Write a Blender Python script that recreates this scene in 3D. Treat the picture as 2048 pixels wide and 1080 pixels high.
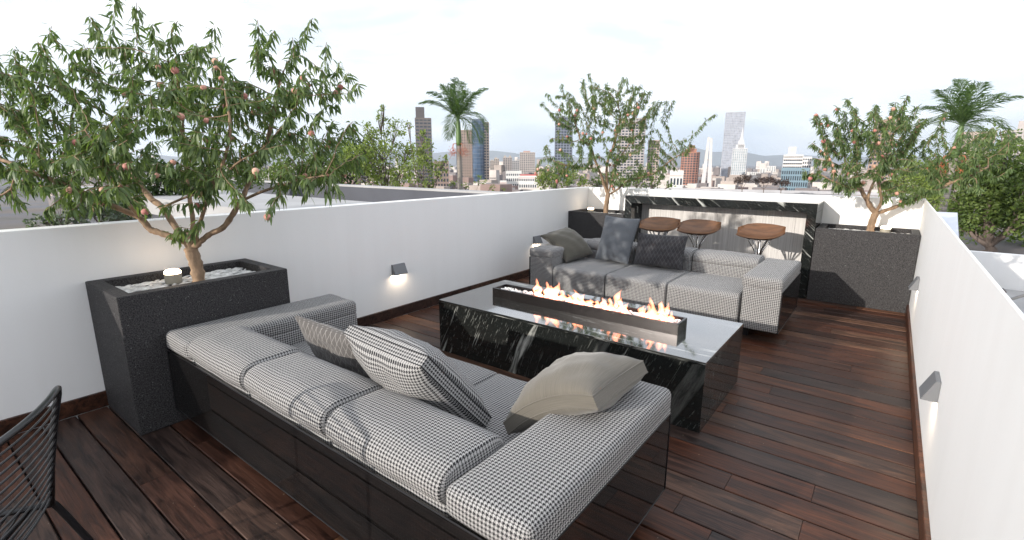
import bpy, bmesh, math, random
import numpy as np
from mathutils import Vector, Matrix, kdtree
for o in list(bpy.data.objects): bpy.data.objects.remove(o)
S = bpy.context.scene
COL = S.collection
R_ = math.radians
# ---------------------------------------------------------------- camera
cam = bpy.data.cameras.new('camera'); co = bpy.data.objects.new('camera', cam); COL.objects.link(co)
cam.sensor_width = 36; cam.lens = 36*980.19/2048; cam.clip_start = .03; cam.clip_end = 40000
cr = Vector((0.79418185, 0.60767547, 0.00238965)); cu = Vector((-0.1316445, 0.16820684, 0.97692179)); cf = Vector((-0.59324945, 0.77616814, -0.21358395))
m = Matrix((cr, cu, -cf)).transposed().to_4x4(); m.translation = (0, 0, 1.5); co.matrix_world = m
S.camera = co
S.render.resolution_x = 1024; S.render.resolution_y = 540
# ---------------------------------------------------------------- light
SUN_DIR = Vector((-1, -3.35, .91)).normalized()          # towards the sun
SUN_EL = math.asin(SUN_DIR.z); SUN_AZ = math.atan2(SUN_DIR.x, SUN_DIR.y)
sl = bpy.data.lights.new('sun', 'SUN'); sl.energy = 4.4; sl.angle = R_(.7); sl.color = (1, .93, .84)
so = bpy.data.objects.new('sun', sl); COL.objects.link(so); so.rotation_euler = SUN_DIR.to_track_quat('Z', 'Y').to_euler()
so.location = SUN_DIR*30
W = bpy.data.worlds.new('World'); S.world = W; W.use_nodes = True
nt = W.node_tree; nt.nodes.clear()
def wn(t, **k):
    n = nt.nodes.new(t)
    for a, b in k.items(): setattr(n, a, b)
    return n
wo = wn('ShaderNodeOutputWorld'); bg = wn('ShaderNodeBackground'); bg.inputs[1].default_value = .15
sky = wn('ShaderNodeTexSky', sky_type='NISHITA', sun_disc=False, sun_elevation=SUN_EL, sun_rotation=SUN_AZ, altitude=50, air_density=1.0, dust_density=1.6, ozone_density=1.0)
tc = wn('ShaderNodeTexCoord'); mp = wn('ShaderNodeMapping'); mp.inputs['Scale'].default_value = (1.2, 1.2, 5.0)
no = wn('ShaderNodeTexNoise'); no.inputs['Scale'].default_value = 1.7; no.inputs['Detail'].default_value = 7; no.inputs['Roughness'].default_value = .55; no.inputs['Distortion'].default_value = .4
rp = wn('ShaderNodeValToRGB'); rp.color_ramp.elements[0].position = .36; rp.color_ramp.elements[0].color = (.44,)*3+(1,); rp.color_ramp.elements[1].position = .60; rp.color_ramp.elements[1].color = (1, 1, 1, 1)
mx = wn('ShaderNodeMix', data_type='RGBA'); mx.inputs[7].default_value = (7.9, 8.1, 8.5, 1)      # thin bright cloud
hz = wn('ShaderNodeMix', data_type='RGBA'); hz.inputs[7].default_value = (3.7, 4.5, 5.35, 1)     # pale blue gaps low over the town, all the way round
sx = wn('ShaderNodeSeparateXYZ'); hr = wn('ShaderNodeValToRGB'); hm = wn('ShaderNodeMath', operation='MULTIPLY'); n2 = wn('ShaderNodeTexNoise'); n2.inputs['Scale'].default_value = 2.3; n2.inputs['Detail'].default_value = 5
hr.color_ramp.elements[0].position = .0; hr.color_ramp.elements[0].color = (1, 1, 1, 1); hr.color_ramp.elements[1].position = .20; hr.color_ramp.elements[1].color = (0, 0, 0, 1)
r2 = wn('ShaderNodeValToRGB'); r2.color_ramp.elements[0].position = .36; r2.color_ramp.elements[1].position = .56; r2.color_ramp.elements[0].color = (.25, .25, .25, 1)
for a, b in ((tc.outputs['Generated'], mp.inputs[0]), (mp.outputs[0], no.inputs[0]), (no.outputs[0], rp.inputs[0]), (rp.outputs[0], mx.inputs[0]), (sky.outputs[0], mx.inputs[6]), (mx.outputs[2], hz.inputs[6]), (tc.outputs['Generated'], sx.inputs[0]), (sx.outputs[2], hr.inputs[0]), (hr.outputs[0], hm.inputs[0]), (mp.outputs[0], n2.inputs[0]), (n2.outputs[0], r2.inputs[0]), (r2.outputs[0], hm.inputs[1]), (hm.outputs[0], hz.inputs[0]), (hz.outputs[2], bg.inputs[0]), (bg.outputs[0], wo.inputs[0])): nt.links.new(a, b)
S.view_settings.view_transform = 'Standard'; S.view_settings.look = 'None'; S.view_settings.exposure = 0.45; S.view_settings.gamma = 1
S.view_settings.use_curve_mapping = False
S.cycles.max_bounces = 8; S.cycles.volume_bounces = 0; S.cycles.transparent_max_bounces = 12
rnd = random.Random(7)
# ---------------------------------------------------------------- helpers
def link(o, parent=None):
    COL.objects.link(o)
    if parent is not None: o.parent = parent
    return o
def mesh(name, vs, fs, mat=None, parent=None, smooth=False, uvs=None, loc=None):
    me = bpy.data.meshes.new(name); me.from_pydata([tuple(v) for v in vs] if not isinstance(vs, np.ndarray) else vs.tolist(), [], fs if not isinstance(fs, np.ndarray) else fs.tolist())
    if mat: me.materials.append(mat)
    if smooth: me.polygons.foreach_set('use_smooth', [True]*len(me.polygons))
    if uvs is not None:
        l = me.uv_layers.new(name='UVMap'); l.data.foreach_set('uv', np.asarray(uvs, dtype=np.float32).ravel())
    me.update()
    o = bpy.data.objects.new(name, me)
    if loc is not None: o.location = loc
    return link(o, parent)
def tag(o, label=None, cat=None, group=None, kind=None):
    if label: o['label'] = label
    if cat: o['category'] = cat
    if group: o['group'] = group
    if kind: o['kind'] = kind
    return o
def thing(name, label, cat, loc=(0, 0, 0), rz=0, group=None):
    o = bpy.data.objects.new(name, None); link(o); o.location = loc; o.rotation_euler = (0, 0, rz); o.empty_display_size = .1
    return tag(o, label, cat, group)
class MB:
    def __init__(s): s.v = []; s.f = []
    def box(s, x0, x1, y0, y1, z0, z1):
        n = len(s.v); s.v += [(x0, y0, z0), (x1, y0, z0), (x1, y1, z0), (x0, y1, z0), (x0, y0, z1), (x1, y0, z1), (x1, y1, z1), (x0, y1, z1)]
        s.f += [(n, n+3, n+2, n+1), (n+4, n+5, n+6, n+7), (n, n+1, n+5, n+4), (n+1, n+2, n+6, n+5), (n+2, n+3, n+7, n+6), (n+3, n, n+4, n+7)]; return s
    def tube(s, pts, rad, seg=8, cap=True):
        pts = [Vector(p) for p in pts]; n0 = len(s.v); k = len(pts)
        rs = rad if isinstance(rad, (list, tuple)) else [rad]*k
        up = None
        for i, p in enumerate(pts):
            d = (pts[min(i+1, k-1)]-pts[max(i-1, 0)])
            d = d.normalized() if d.length > 1e-9 else Vector((0, 0, 1))
            if up is None: up = d.orthogonal().normalized()
            up = (up-d*up.dot(d)); up = up.normalized() if up.length > 1e-6 else d.orthogonal().normalized()
            q = d.cross(up)
            for j in range(seg):
                a = 2*math.pi*j/seg; s.v.append(tuple(p+(up*math.cos(a)+q*math.sin(a))*rs[i]))
        for i in range(k-1):
            for j in range(seg):
                a = n0+i*seg+j; b = n0+i*seg+(j+1) % seg; s.f.append((a, b, b+seg, a+seg))
        if cap: s.f.append(tuple(n0+j for j in reversed(range(seg)))); s.f.append(tuple(n0+(k-1)*seg+j for j in range(seg)))
        return s
    def lathe(s, prof, c=(0, 0, 0), seg=24):
        n0 = len(s.v)
        for r, z in prof:
            for j in range(seg):
                a = 2*math.pi*j/seg; s.v.append((c[0]+r*math.cos(a), c[1]+r*math.sin(a), c[2]+z))
        for i in range(len(prof)-1):
            for j in range(seg):
                a = n0+i*seg+j; b = n0+i*seg+(j+1) % seg; s.f.append((a, b, b+seg, a+seg))
        s.f.append(tuple(n0+j for j in reversed(range(seg)))); s.f.append(tuple(n0+(len(prof)-1)*seg+j for j in range(seg)))
        return s
    def build(s, name, mat, parent=None, smooth=False, bevel=0, loc=None):
        o = mesh(name, s.v, s.f, mat, parent, smooth, loc=loc)
        if bevel: bev(o, bevel)
        return o
def bev(o, w, seg=2):
    b = bmesh.new(); b.from_mesh(o.data)
    bmesh.ops.bevel(b, geom=b.edges[:], offset=w, segments=seg, affect='EDGES', profile=.5)
    b.to_mesh(o.data); b.free()
def bez(pts, n):
    # Catmull-Rom through pts
    P = [Vector(p) for p in pts]; P = [P[0]*2-P[1]]+P+[P[-1]*2-P[-2]]; out = []
    for i in range(1, len(P)-2):
        for k in range(n):
            t = k/n; a, b, c, d = P[i-1:i+3]
            out.append(.5*((2*b)+(c-a)*t+(2*a-5*b+4*c-d)*t*t+(3*b-a-3*c+d)*t**3))
    out.append(P[-2]); return out
# ---------------------------------------------------------------- materials
def mat(name):
    m = bpy.data.materials.new(name); m.use_nodes = True; t = m.node_tree
    return m, t, t.nodes['Principled BSDF']
def nn(t, ty, **k):
    n = t.nodes.new(ty)
    for a, b in k.items():
        if a.startswith('i_'): n.inputs[int(a[2:])].default_value = b
        else: setattr(n, a, b)
    return n
def L(t, a, b): t.links.new(a, b)
def ramp(t, src, stops, interp='LINEAR'):
    r = nn(t, 'ShaderNodeValToRGB'); r.color_ramp.interpolation = interp
    e = r.color_ramp.elements
    while len(e) < len(stops): e.new(.5)
    for i, (p, c) in enumerate(stops):
        e[i].position = p; e[i].color = (c, c, c, 1) if not isinstance(c, (tuple, list)) else tuple(c)+(1,)
    if src is not None: L(t, src, r.inputs[0])
    return r.outputs[0]
def noise(t, vec, scale, detail=4, rough=.5, dist=0):
    n = nn(t, 'ShaderNodeTexNoise'); n.inputs['Scale'].default_value = scale; n.inputs['Detail'].default_value = detail; n.inputs['Roughness'].default_value = rough; n.inputs['Distortion'].default_value = dist
    if vec is not None: L(t, vec, n.inputs['Vector'])
    return n.outputs['Fac']
def pos(t): return nn(t, 'ShaderNodeNewGeometry').outputs['Position']
def objc(t): return nn(t, 'ShaderNodeTexCoord').outputs['Object']
def mapping(t, vec, scale=(1, 1, 1), rot=(0, 0, 0), loc=(0, 0, 0)):
    n = nn(t, 'ShaderNodeMapping'); n.inputs['Scale'].default_value = scale; n.inputs['Rotation'].default_value = rot; n.inputs['Location'].default_value = loc
    L(t, vec, n.inputs[0]); return n.outputs[0]
def mth(t, op, a, b=None, c=None):
    n = nn(t, 'ShaderNodeMath', operation=op)
    for i, x in enumerate((a, b, c)):
        if x is None: continue
        if isinstance(x, (int, float)): n.inputs[i].default_value = x
        else: L(t, x, n.inputs[i])
    return n.outputs[0]
def mixc(t, f, a, b, blend='MIX'):
    n = nn(t, 'ShaderNodeMix', data_type='RGBA', blend_type=blend)
    for i, x in ((0, f), (6, a), (7, b)):
        if isinstance(x, (int, float)): n.inputs[i].default_value = x
        elif isinstance(x, (tuple, list)): n.inputs[i].default_value = tuple(x)+(1,) if len(x) == 3 else x
        else: L(t, x, n.inputs[i])
    return n.outputs[2]
def bump(t, p, h, strength=.3, dist=.01):
    b = nn(t, 'ShaderNodeBump'); b.inputs['Strength'].default_value = strength; b.inputs['Distance'].default_value = dist
    L(t, h, b.inputs['Height']); L(t, b.outputs[0], p.inputs['Normal'])
def simple(name, col, rough=.5, metal=0, var=.0, scale=8, bmp=0, spec=.5, vscale=(1, 1, 1)):
    m, t, p = mat(name); p.inputs['Roughness'].default_value = rough; p.inputs['Metallic'].default_value = metal; p.inputs['Specular IOR Level'].default_value = spec
    v = mapping(t, objc(t), vscale); n = noise(t, v, scale, 5, .6)
    a = tuple(max(0, c*(1-var)) for c in col); b = tuple(min(1, c*(1+var)) for c in col)
    L(t, ramp(t, n, [(.3, a), (.7, b)]), p.inputs['Base Color'])
    if bmp: bump(t, p, n, bmp, .01)
    return m
M = {}
def wall_mat():
    m, t, p = mat('white_plaster'); p.inputs['Roughness'].default_value = .75; p.inputs['Specular IOR Level'].default_value = .25
    v = pos(t); a = noise(t, v, .7, 5, .6); b = noise(t, mapping(t, v, (6, 6, .5)), 1.5, 4)
    f = mth(t, 'MULTIPLY', a, b)
    L(t, ramp(t, f, [(.1, (.80, .795, .785)), (.4, (.83, .828, .82))]), p.inputs['Base Color'])
    bump(t, p, noise(t, v, 160, 3), .12, .002); return m
M['wall'] = wall_mat()
def wood_mat():
    m, t, p = mat('ipe_decking')
    oi = nn(t, 'ShaderNodeObjectInfo'); cx = nn(t, 'ShaderNodeCombineXYZ')
    L(t, mth(t, 'MULTIPLY', oi.outputs['Random'], 37.0), cx.inputs[0]); L(t, mth(t, 'MULTIPLY', oi.outputs['Random'], 91.0), cx.inputs[2])
    ad = nn(t, 'ShaderNodeVectorMath', operation='ADD'); L(t, pos(t), ad.inputs[0]); L(t, cx.outputs[0], ad.inputs[1])
    v = ad.outputs[0]
    g1 = noise(t, mapping(t, v, (1.1, 9, 9)), 2.2, 6, .62, 1.3); g2 = noise(t, mapping(t, v, (3, 90, 90)), 1.5, 4, .6)
    base = ramp(t, oi.outputs['Random'], [(0, (.040, .019, .012)), (.18, (.056, .026, .017)), (.34, (.026, .020, .020)), (.48, (.074, .037, .023)), (.62, (.046, .020, .013)), (.76, (.032, .026, .026)), (.9, (.118, .070, .046)), (1, (.058, .024, .015))])
    lt = mixc(t, 1.0, base, (1.9, 1.7, 1.55), 'MULTIPLY'); dk = mixc(t, 1.0, base, (.42, .40, .42), 'MULTIPLY')
    c = mixc(t, ramp(t, g1, [(.36, 0), (.64, 1)]), dk, lt)
    c = mixc(t, ramp(t, g2, [(.35, .55), (.6, 0)]), c, mixc(t, 1.0, c, (.35, .35, .35), 'MULTIPLY'))
    sp = noise(t, v, 60, 1, .4); c = mixc(t, ramp(t, sp, [(.80, 0), (.83, .7)]), c, (.3, .27, .22))
    c = mixc(t, 1.0, c, (1.06, .95, .86), 'MULTIPLY'); L(t, c, p.inputs['Base Color']); L(t, ramp(t, g1, [(.3, .36), (.7, .52)]), p.inputs['Roughness'])
    p.inputs['Specular IOR Level'].default_value = .26
    bump(t, p, mth(t, 'ADD', g2, mth(t, 'MULTIPLY', g1, .6)), .35, .004); return m
M['wood'] = wood_mat()
def granite_mat():
    m, t, p = mat('speckled_black_granite'); v = pos(t)
    n1 = noise(t, v, 150, 3, .6); vo = nn(t, 'ShaderNodeTexVoronoi'); vo.inputs['Scale'].default_value = 230; L(t, v, vo.inputs['Vector'])
    c = ramp(t, n1, [(.35, (.014, .0135, .014)), (.62, (.062, .060, .062))])
    sp = ramp(t, vo.outputs['Color'], [(.86, 0), (.96, 1)])
    c = mixc(t, mth(t, 'MULTIPLY', sp, ramp(t, noise(t, v, 40, 2), [(.45, 0), (.6, .8)])), c, (.26, .255, .25))
    L(t, c, p.inputs['Base Color']); p.inputs['Roughness'].default_value = .6; p.inputs['Specular IOR Level'].default_value = .12
    bump(t, p, n1, .5, .004); return m
M['granite'] = granite_mat()
def marble_mat(name, rot, seed, coat=.0, ior=1.5, spec=.5):
    m, t, p = mat(name); v = pos(t)
    w = noise(t, mapping(t, v, (1, 1, 1), loc=(seed, 0, 0)), 1.1, 3, .5)
    wv = nn(t, 'ShaderNodeVectorMath', operation='ADD'); sc = nn(t, 'ShaderNodeVectorMath', operation='SCALE'); sc.inputs['Scale'].default_value = .22
    wc = nn(t, 'ShaderNodeTexNoise'); wc.inputs['Scale'].default_value = .9; L(t, v, wc.inputs['Vector']); L(t, wc.outputs['Color'], sc.inputs[0]); L(t, v, wv.inputs[0]); L(t, sc.outputs[0], wv.inputs[1])
    vv = mapping(t, wv.outputs[0], (1, 1, 1), rot)
    s1 = noise(t, mapping(t, vv, (8, 8, .42), loc=(seed, 3, 1)), 1.25, 3, .5, .25)
    s2 = noise(t, mapping(t, vv, (26, 26, 1.8)), 1.3, 5, .65, .3)
    s3 = noise(t, mapping(t, vv, (70, 70, 9)), 1.5, 3, .7)
    big = ramp(t, s1, [(.615, 0), (.65, 1)]); edge = ramp(t, noise(t, mapping(t, vv, (22, 22, 3)), 1.6, 5, .7), [(.38, .15), (.60, 1)])
    fine = ramp(t, s2, [(.60, 0), (.72, .75)]); cloud = ramp(t, w, [(.38, .15), (.62, 1)])
    speck = ramp(t, s3, [(.60, 0), (.76, .5)])
    sx_ = nn(t, 'ShaderNodeSeparateXYZ'); L(t, v, sx_.inputs[0]); zone = ramp(t, mth(t, 'MULTIPLY', mth(t, 'ADD', sx_.outputs[0], 3.2), .4), [(.42, 1), (.72, .12)]) if coat == 0 and seed < 10 else 1.0
    big = mth(t, 'MULTIPLY', big, zone)
    f = mth(t, 'MAXIMUM', mth(t, 'MULTIPLY', big, edge), mth(t, 'MULTIPLY', mth(t, 'MAXIMUM', fine, speck), cloud))
    c = mixc(t, f, mixc(t, s3, (.006, .007, .007), (.016, .018, .017)), (.50, .51, .48))
    L(t, c, p.inputs['Base Color']); L(t, ramp(t, noise(t, v, 30, 3), [(.3, .05), (.7, .13)]), p.inputs['Roughness']); p.inputs['Specular IOR Level'].default_value = spec
    p.inputs['Coat Weight'].default_value = coat; p.inputs['Coat IOR'].default_value = ior; p.inputs['Coat Roughness'].default_value = .04
    return m
M['marble'] = marble_mat('black_veined_marble', (0, R_(-24), R_(20)), 4.0)
M['marble_top'] = marble_mat('black_veined_marble_polished', (0, R_(90), R_(-24)), 7.0, 1.0, 1.85, .6)
M['marble2'] = marble_mat('black_veined_marble_bar', (0, R_(50), 0), 11.0)
def hounds(name, light, dark, period=.0143, rough=.85, sheen=.08, gloss=False):
    m, t, p = mat(name); uv = nn(t, 'ShaderNodeTexCoord').outputs['UV']
    dn = nn(t, 'ShaderNodeTexNoise'); dn.inputs['Scale'].default_value = 3; L(t, uv, dn.inputs['Vector'])
    sp = nn(t, 'ShaderNodeSeparateXYZ'); L(t, uv, sp.inputs[0])
    k = 8/period
    U = mth(t, 'MULTIPLY', mth(t, 'ADD', sp.outputs[0], 10.0), k); V = mth(t, 'MULTIPLY', mth(t, 'ADD', sp.outputs[1], 10.0), k)
    wp = mth(t, 'LESS_THAN', mth(t, 'MODULO', U, 8.0), 4.0); wf = mth(t, 'LESS_THAN', mth(t, 'MODULO', V, 8.0), 4.0)
    ov = mth(t, 'LESS_THAN', mth(t, 'MODULO', mth(t, 'ADD', U, V), 4.0), 2.0)
    r = mth(t, 'ADD', mth(t, 'MULTIPLY', ov, wp), mth(t, 'MULTIPLY', mth(t, 'SUBTRACT', 1.0, ov), wf))
    fz = noise(t, uv, 900, 2); wear = noise(t, uv, 5, 4)
    c = mixc(t, r, light, dark)
    c = mixc(t, mth(t, 'MULTIPLY', fz, .35), c, mixc(t, 1.0, c, (.55, .55, .55), 'MULTIPLY'))
    c = mixc(t, mth(t, 'MULTIPLY', wear, .22), c, mixc(t, 1.0, c, (.7, .7, .72), 'MULTIPLY'))
    L(t, c, p.inputs['Base Color']); p.inputs['Roughness'].default_value = rough
    if gloss:
        p.inputs['Specular IOR Level'].default_value = 0; p.inputs['Coat Weight'].default_value = 1; p.inputs['Coat Roughness'].default_value = .03; p.inputs['Coat IOR'].default_value = 1.75
    else:
        p.inputs['Sheen Weight'].default_value = sheen; p.inputs['Specular IOR Level'].default_value = .2
        bump(t, p, mth(t, 'ADD', r, fz), .35, .0015)
    return m
M['hounds'] = hounds('houndstooth_fabric', (.41, .405, .40), (.012, .012, .015))
M['base'] = hounds('smoked_glass_over_houndstooth', (.011, .010, .010), (.003, .003, .003), gloss=True)
def fabric(name, c1, c2, kind):
    m, t, p = mat(name); uv = nn(t, 'ShaderNodeTexCoord').outputs['UV']; p.inputs['Roughness'].default_value = .9; p.inputs['Sheen Weight'].default_value = .25; p.inputs['Specular IOR Level'].default_value = .15
    sp = nn(t, 'ShaderNodeSeparateXYZ'); L(t, uv, sp.inputs[0]); U = mth(t, 'ADD', sp.outputs[0], 10.0); V = mth(t, 'ADD', sp.outputs[1], 10.0)
    if kind == 'diamond':
        a = mth(t, 'ADD', mth(t, 'MULTIPLY', U, 1.7), V); b = mth(t, 'SUBTRACT', mth(t, 'MULTIPLY', U, 1.7), V)
        fa = mth(t, 'ABSOLUTE', mth(t, 'SUBTRACT', mth(t, 'FRACT', mth(t, 'MULTIPLY', a, 14.0)), .5)); fb = mth(t, 'ABSOLUTE', mth(t, 'SUBTRACT', mth(t, 'FRACT', mth(t, 'MULTIPLY', mth(t, 'ADD', b, 30.0), 14.0)), .5))
        f = mth(t, 'LESS_THAN', mth(t, 'MINIMUM', fa, fb), .045); n = noise(t, uv, 500, 2)
        c = mixc(t, mth(t, 'MULTIPLY', f, .8), mixc(t, n, tuple(x*.8 for x in c1), c1), c2); bump(t, p, n, .3, .002)
    elif kind == 'line':
        n = noise(t, mapping(t, uv, (3, 330, 1)), 2, 4, .6); n2 = noise(t, uv, 6, 4)
        c = mixc(t, ramp(t, n, [(.35, 0), (.65, 1)]), c1, c2); c = mixc(t, mth(t, 'MULTIPLY', n2, .3), c, mixc(t, 1.0, c, (.7, .7, .7), 'MULTIPLY')); bump(t, p, n, .4, .002)
    else:
        w = mth(t, 'MULTIPLY', mth(t, 'SINE', mth(t, 'MULTIPLY', mth(t, 'ADD', U, mth(t, 'MULTIPLY', V, .4)), 620.0)), mth(t, 'SINE', mth(t, 'MULTIPLY', V, 620.0)))
        c = mixc(t, ramp(t, w, [(.0, 0), (.5, 1)]), c1, c2); bump(t, p, w, .6, .003)
    L(t, c, p.inputs['Base Color']); return m
M['taupe'] = fabric('taupe_slub_fabric', (.105, .096, .081), (.155, .142, .120), 'line')
M['olive'] = fabric('olive_grey_fabric', (.065, .061, .050), (.11, .104, .086), 'line')
M['diamond'] = fabric('grey_diamond_fabric', (.100, .092, .088), (.27, .26, .25), 'diamond')
M['diamond_dark'] = fabric('charcoal_diamond_fabric', (.035, .034, .038), (.085, .085, .09), 'diamond')
M['woven'] = fabric('blue_grey_woven_fabric', (.05, .056, .066), (.24, .26, .285), 'woven')
M['black_metal'] = simple('black_powder_coat', (.012, .012, .014), .28, .3, .1, spec=.6)
M['tray'] = simple('black_steel', (.022, .019, .019), .22, .6, .2)
M['chrome'] = simple('polished_chrome', (.75, .75, .76), .12, 1, .05)
M['lamp_grey'] = simple('grey_lamp_enamel', (.15, .155, .165), .45, .1, .05)
M['leather'] = simple('tan_stool_plywood', (.115, .050, .019), .42, 0, .35, 6, vscale=(1, 5, 1))
M['stone'] = simple('white_pebbles', (.62, .62, .61), .45, 0, .45, 22)
M['lampbody'] = simple('sand_lamp_body', (.30, .275, .22), .5, 0, .05)
M['bark'] = simple('peach_bark', (.235, .155, .095), .8, 0, .45, 26, .8, vscale=(1, 1, .35))
M['bark_dark'] = simple('grey_bark', (.13, .10, .085), .9, 0, .4, 5, .8, vscale=(1, 1, .3))
M['palm_trunk'] = simple('palm_trunk_grey', (.25, .225, .20), .8, 0, .35, 9, .5, vscale=(.3, .3, 4))
M['palm_shaft'] = simple('palm_crownshaft_green', (.10, .17, .055), .5, 0, .2, 4, vscale=(1, 1, .3))
def emis(name, col, st):
    m, t, p = mat(name); p.inputs['Base Color'].default_value = (0, 0, 0, 1); p.inputs['Emission Color'].default_value = tuple(col)+(1,); p.inputs['Emission Strength'].default_value = st; return m
M['glow'] = emis('warm_lamp_glow', (1, .74, .48), 13)
M['led'] = emis('warm_led', (1, .80, .58), 60)
def leaf_mat(name, c1, c2, transl=.35, rough=.45):
    m, t, p = mat(name); g = nn(t, 'ShaderNodeNewGeometry')
    n = noise(t, mapping(t, g.outputs['Position'], (1, 1, 1)), 2.5, 3)
    f = mth(t, 'ADD', mth(t, 'MULTIPLY', g.outputs['Random Per Island'], .75), mth(t, 'MULTIPLY', n, .3))
    c = mixc(t, f, c1, c2); L(t, c, p.inputs['Base Color']); p.inputs['Roughness'].default_value = rough; p.inputs['Specular IOR Level'].default_value = .4
    tr = nn(t, 'ShaderNodeBsdfTranslucent'); L(t, mixc(t, 1.0, c, (1.5, 1.7, .7), 'MULTIPLY'), tr.inputs[0])
    ms = nn(t, 'ShaderNodeMixShader'); ms.inputs[0].default_value = transl; out = t.nodes['Material Output']
    L(t, p.outputs[0], ms.inputs[1]); L(t, tr.outputs[0], ms.inputs[2]); L(t, ms.outputs[0], out.inputs[0]); return m
M['leaf'] = leaf_mat('peach_leaf', (.050, .092, .036), (.17, .225, .085))
M['leaf_lime'] = leaf_mat('lime_leaf', (.10, .15, .04), (.26, .31, .09))
M['leaf_dark'] = leaf_mat('dark_leaf', (.022, .045, .018), (.06, .095, .03))
M['leaf_mid'] = leaf_mat('mid_leaf', (.05, .09, .025), (.15, .20, .05))
M['leaf_blue'] = leaf_mat('blue_green_leaf', (.06, .085, .07), (.14, .17, .12))
M['leaf_brown'] = leaf_mat('autumn_leaf', (.035, .022, .018), (.09, .05, .035), .15)
M['palm'] = leaf_mat('palm_leaflet', (.04, .085, .03), (.11, .165, .06), .3)
def peach_mat():
    m, t, p = mat('peach_skin'); oi = nn(t, 'ShaderNodeObjectInfo'); n = noise(t, mapping(t, objc(t), (1, 1, 1)), 22, 3)
    f = mth(t, 'ADD', mth(t, 'MULTIPLY', n, .8), mth(t, 'MULTIPLY', oi.outputs['Random'], .5))
    L(t, ramp(t, f, [(.35, (.60, .38, .26)), (.6, (.52, .24, .18)), (.85, (.38, .12, .10))]), p.inputs['Base Color']); p.inputs['Roughness'].default_value = .6; p.inputs['Sheen Weight'].default_value = .4; return m
M['peach'] = peach_mat()
# ================================================================ terrace shell
XL, XR, YB, YF, HW = -3.755, .297, 6.872, -5.6, 1.132
def struct(o): o['kind'] = 'structure'; return o
# deck: every board an object of its own
PITCH = .152
sub = struct(MB().box(XL-.1, XR+.02, YF-.1, YB+.05, -.30, -.034).build('deck_substructure', simple('dark_joists', (.012, .010, .010), .9)))
deck = thing('timber_deck', 'dark reddish brown hardwood decking between the white walls', 'deck'); deck['kind'] = 'structure'
del deck['category']
cubes = {}
def board_mesh(w, h):
    k = (w, h)
    if k not in cubes:
        b = MB().box(-.5, .5, -w/2, w/2, -h, 0); o = b.build('board', M['wood']); cubes[k] = o.data
        bb = bmesh.new(); bb.from_mesh(o.data); es = [e for e in bb.edges if all(abs(v.co.z) < 1e-6 for v in e.verts) and abs(e.verts[0].co.x-e.verts[1].co.x) > .5]
        bmesh.ops.bevel(bb, geom=es, offset=.003, segments=1, affect='EDGES'); bb.to_mesh(o.data); bb.free()
        bpy.data.objects.remove(o)
    return cubes[k]
bm_ = board_mesh(PITCH-.008, .03)
y = .552-PITCH*40; rest = MB(); rb = random.Random(11)
while y < 6.9:
    x = XL+.02+0; first = True
    while x < XR-.05:
        ln = rb.choice([.9, 1.2, 1.5, 1.8, 2.1]) if not first else rb.uniform(.5, 2.0)
        first = False
        x1 = min(x+ln, XR-.018)
        if XR-.018-x1 < .3: x1 = XR-.018
        yc = y-PITCH/2
        if yc > -.35:
            o = bpy.data.objects.new('deck_board', bm_); link(o, deck); o.location = ((x+x1)/2, yc, rb.uniform(-.0012, .0012)); o.scale = (x1-x-.002, 1, 1)
        else: rest.box(x+.001, x1-.001, yc-PITCH/2+.004, yc+PITCH/2-.004, -.03, 0)
        x = x1
    y += PITCH
o = rest.build('rear_deck_boards', M['wood'], deck); o['kind'] = 'stuff'
# parapets
def wall(name, label, boxes):
    m = MB()
    t = thing(name, label, 'wall')
    for b in boxes: m.box(*b)
    m.build('wall_body', M['wall'], t, bevel=.003); return t
wl = wall('parapet_wall', 'long white parapet wall on the left, behind the near planter and under the neighbour roof', [(XL-.13, XL, YF, YB, -2.2, HW)])
wb = wall('parapet_wall', 'white back parapet wall behind the bar counter and the two far planters', [(XL-.13, XR+.016, YB+.002, YB+.132, -2.2, HW-.001)])
wr = wall('parapet_wall', 'white parapet wall running along the right edge of the deck', [(XR, XR+.010, YF, YB, -2.2, HW)])
wf = wall('parapet_wall', 'white parapet wall closing the terrace behind the viewer', [(XL-.13, XR+.03, YF-.14, YF-.002, -2.2, HW-.001)])
def skirt(w, axis, c, a0, a1):
    a = a0; r = random.Random(int(c*100)); 
    while a < a1-.02:
        b = min(a+r.uniform(1.1, 2.3), a1)
        if a1-b < .3: b = a1
        me = board_mesh(.098, .018); o = bpy.data.objects.new('skirting_board', me); link(o, w)
        # lay on its side
        o.scale = (b-a-.003, 1, 1)
        if axis == 'x': o.rotation_euler = (R_(90), 0, R_(90)) if c < -1 else (R_(90), 0, R_(-90)); o.location = (c, (a+b)/2, .05)
        else: o.rotation_euler = (R_(90), 0, 0); o.location = ((a+b)/2, c, .05)
        a = b
skirt(wl, 'x', XL+.0185, YF, YB-.61); skirt(wr, 'x', XR-.0185, YF, YB-.61)
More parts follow.
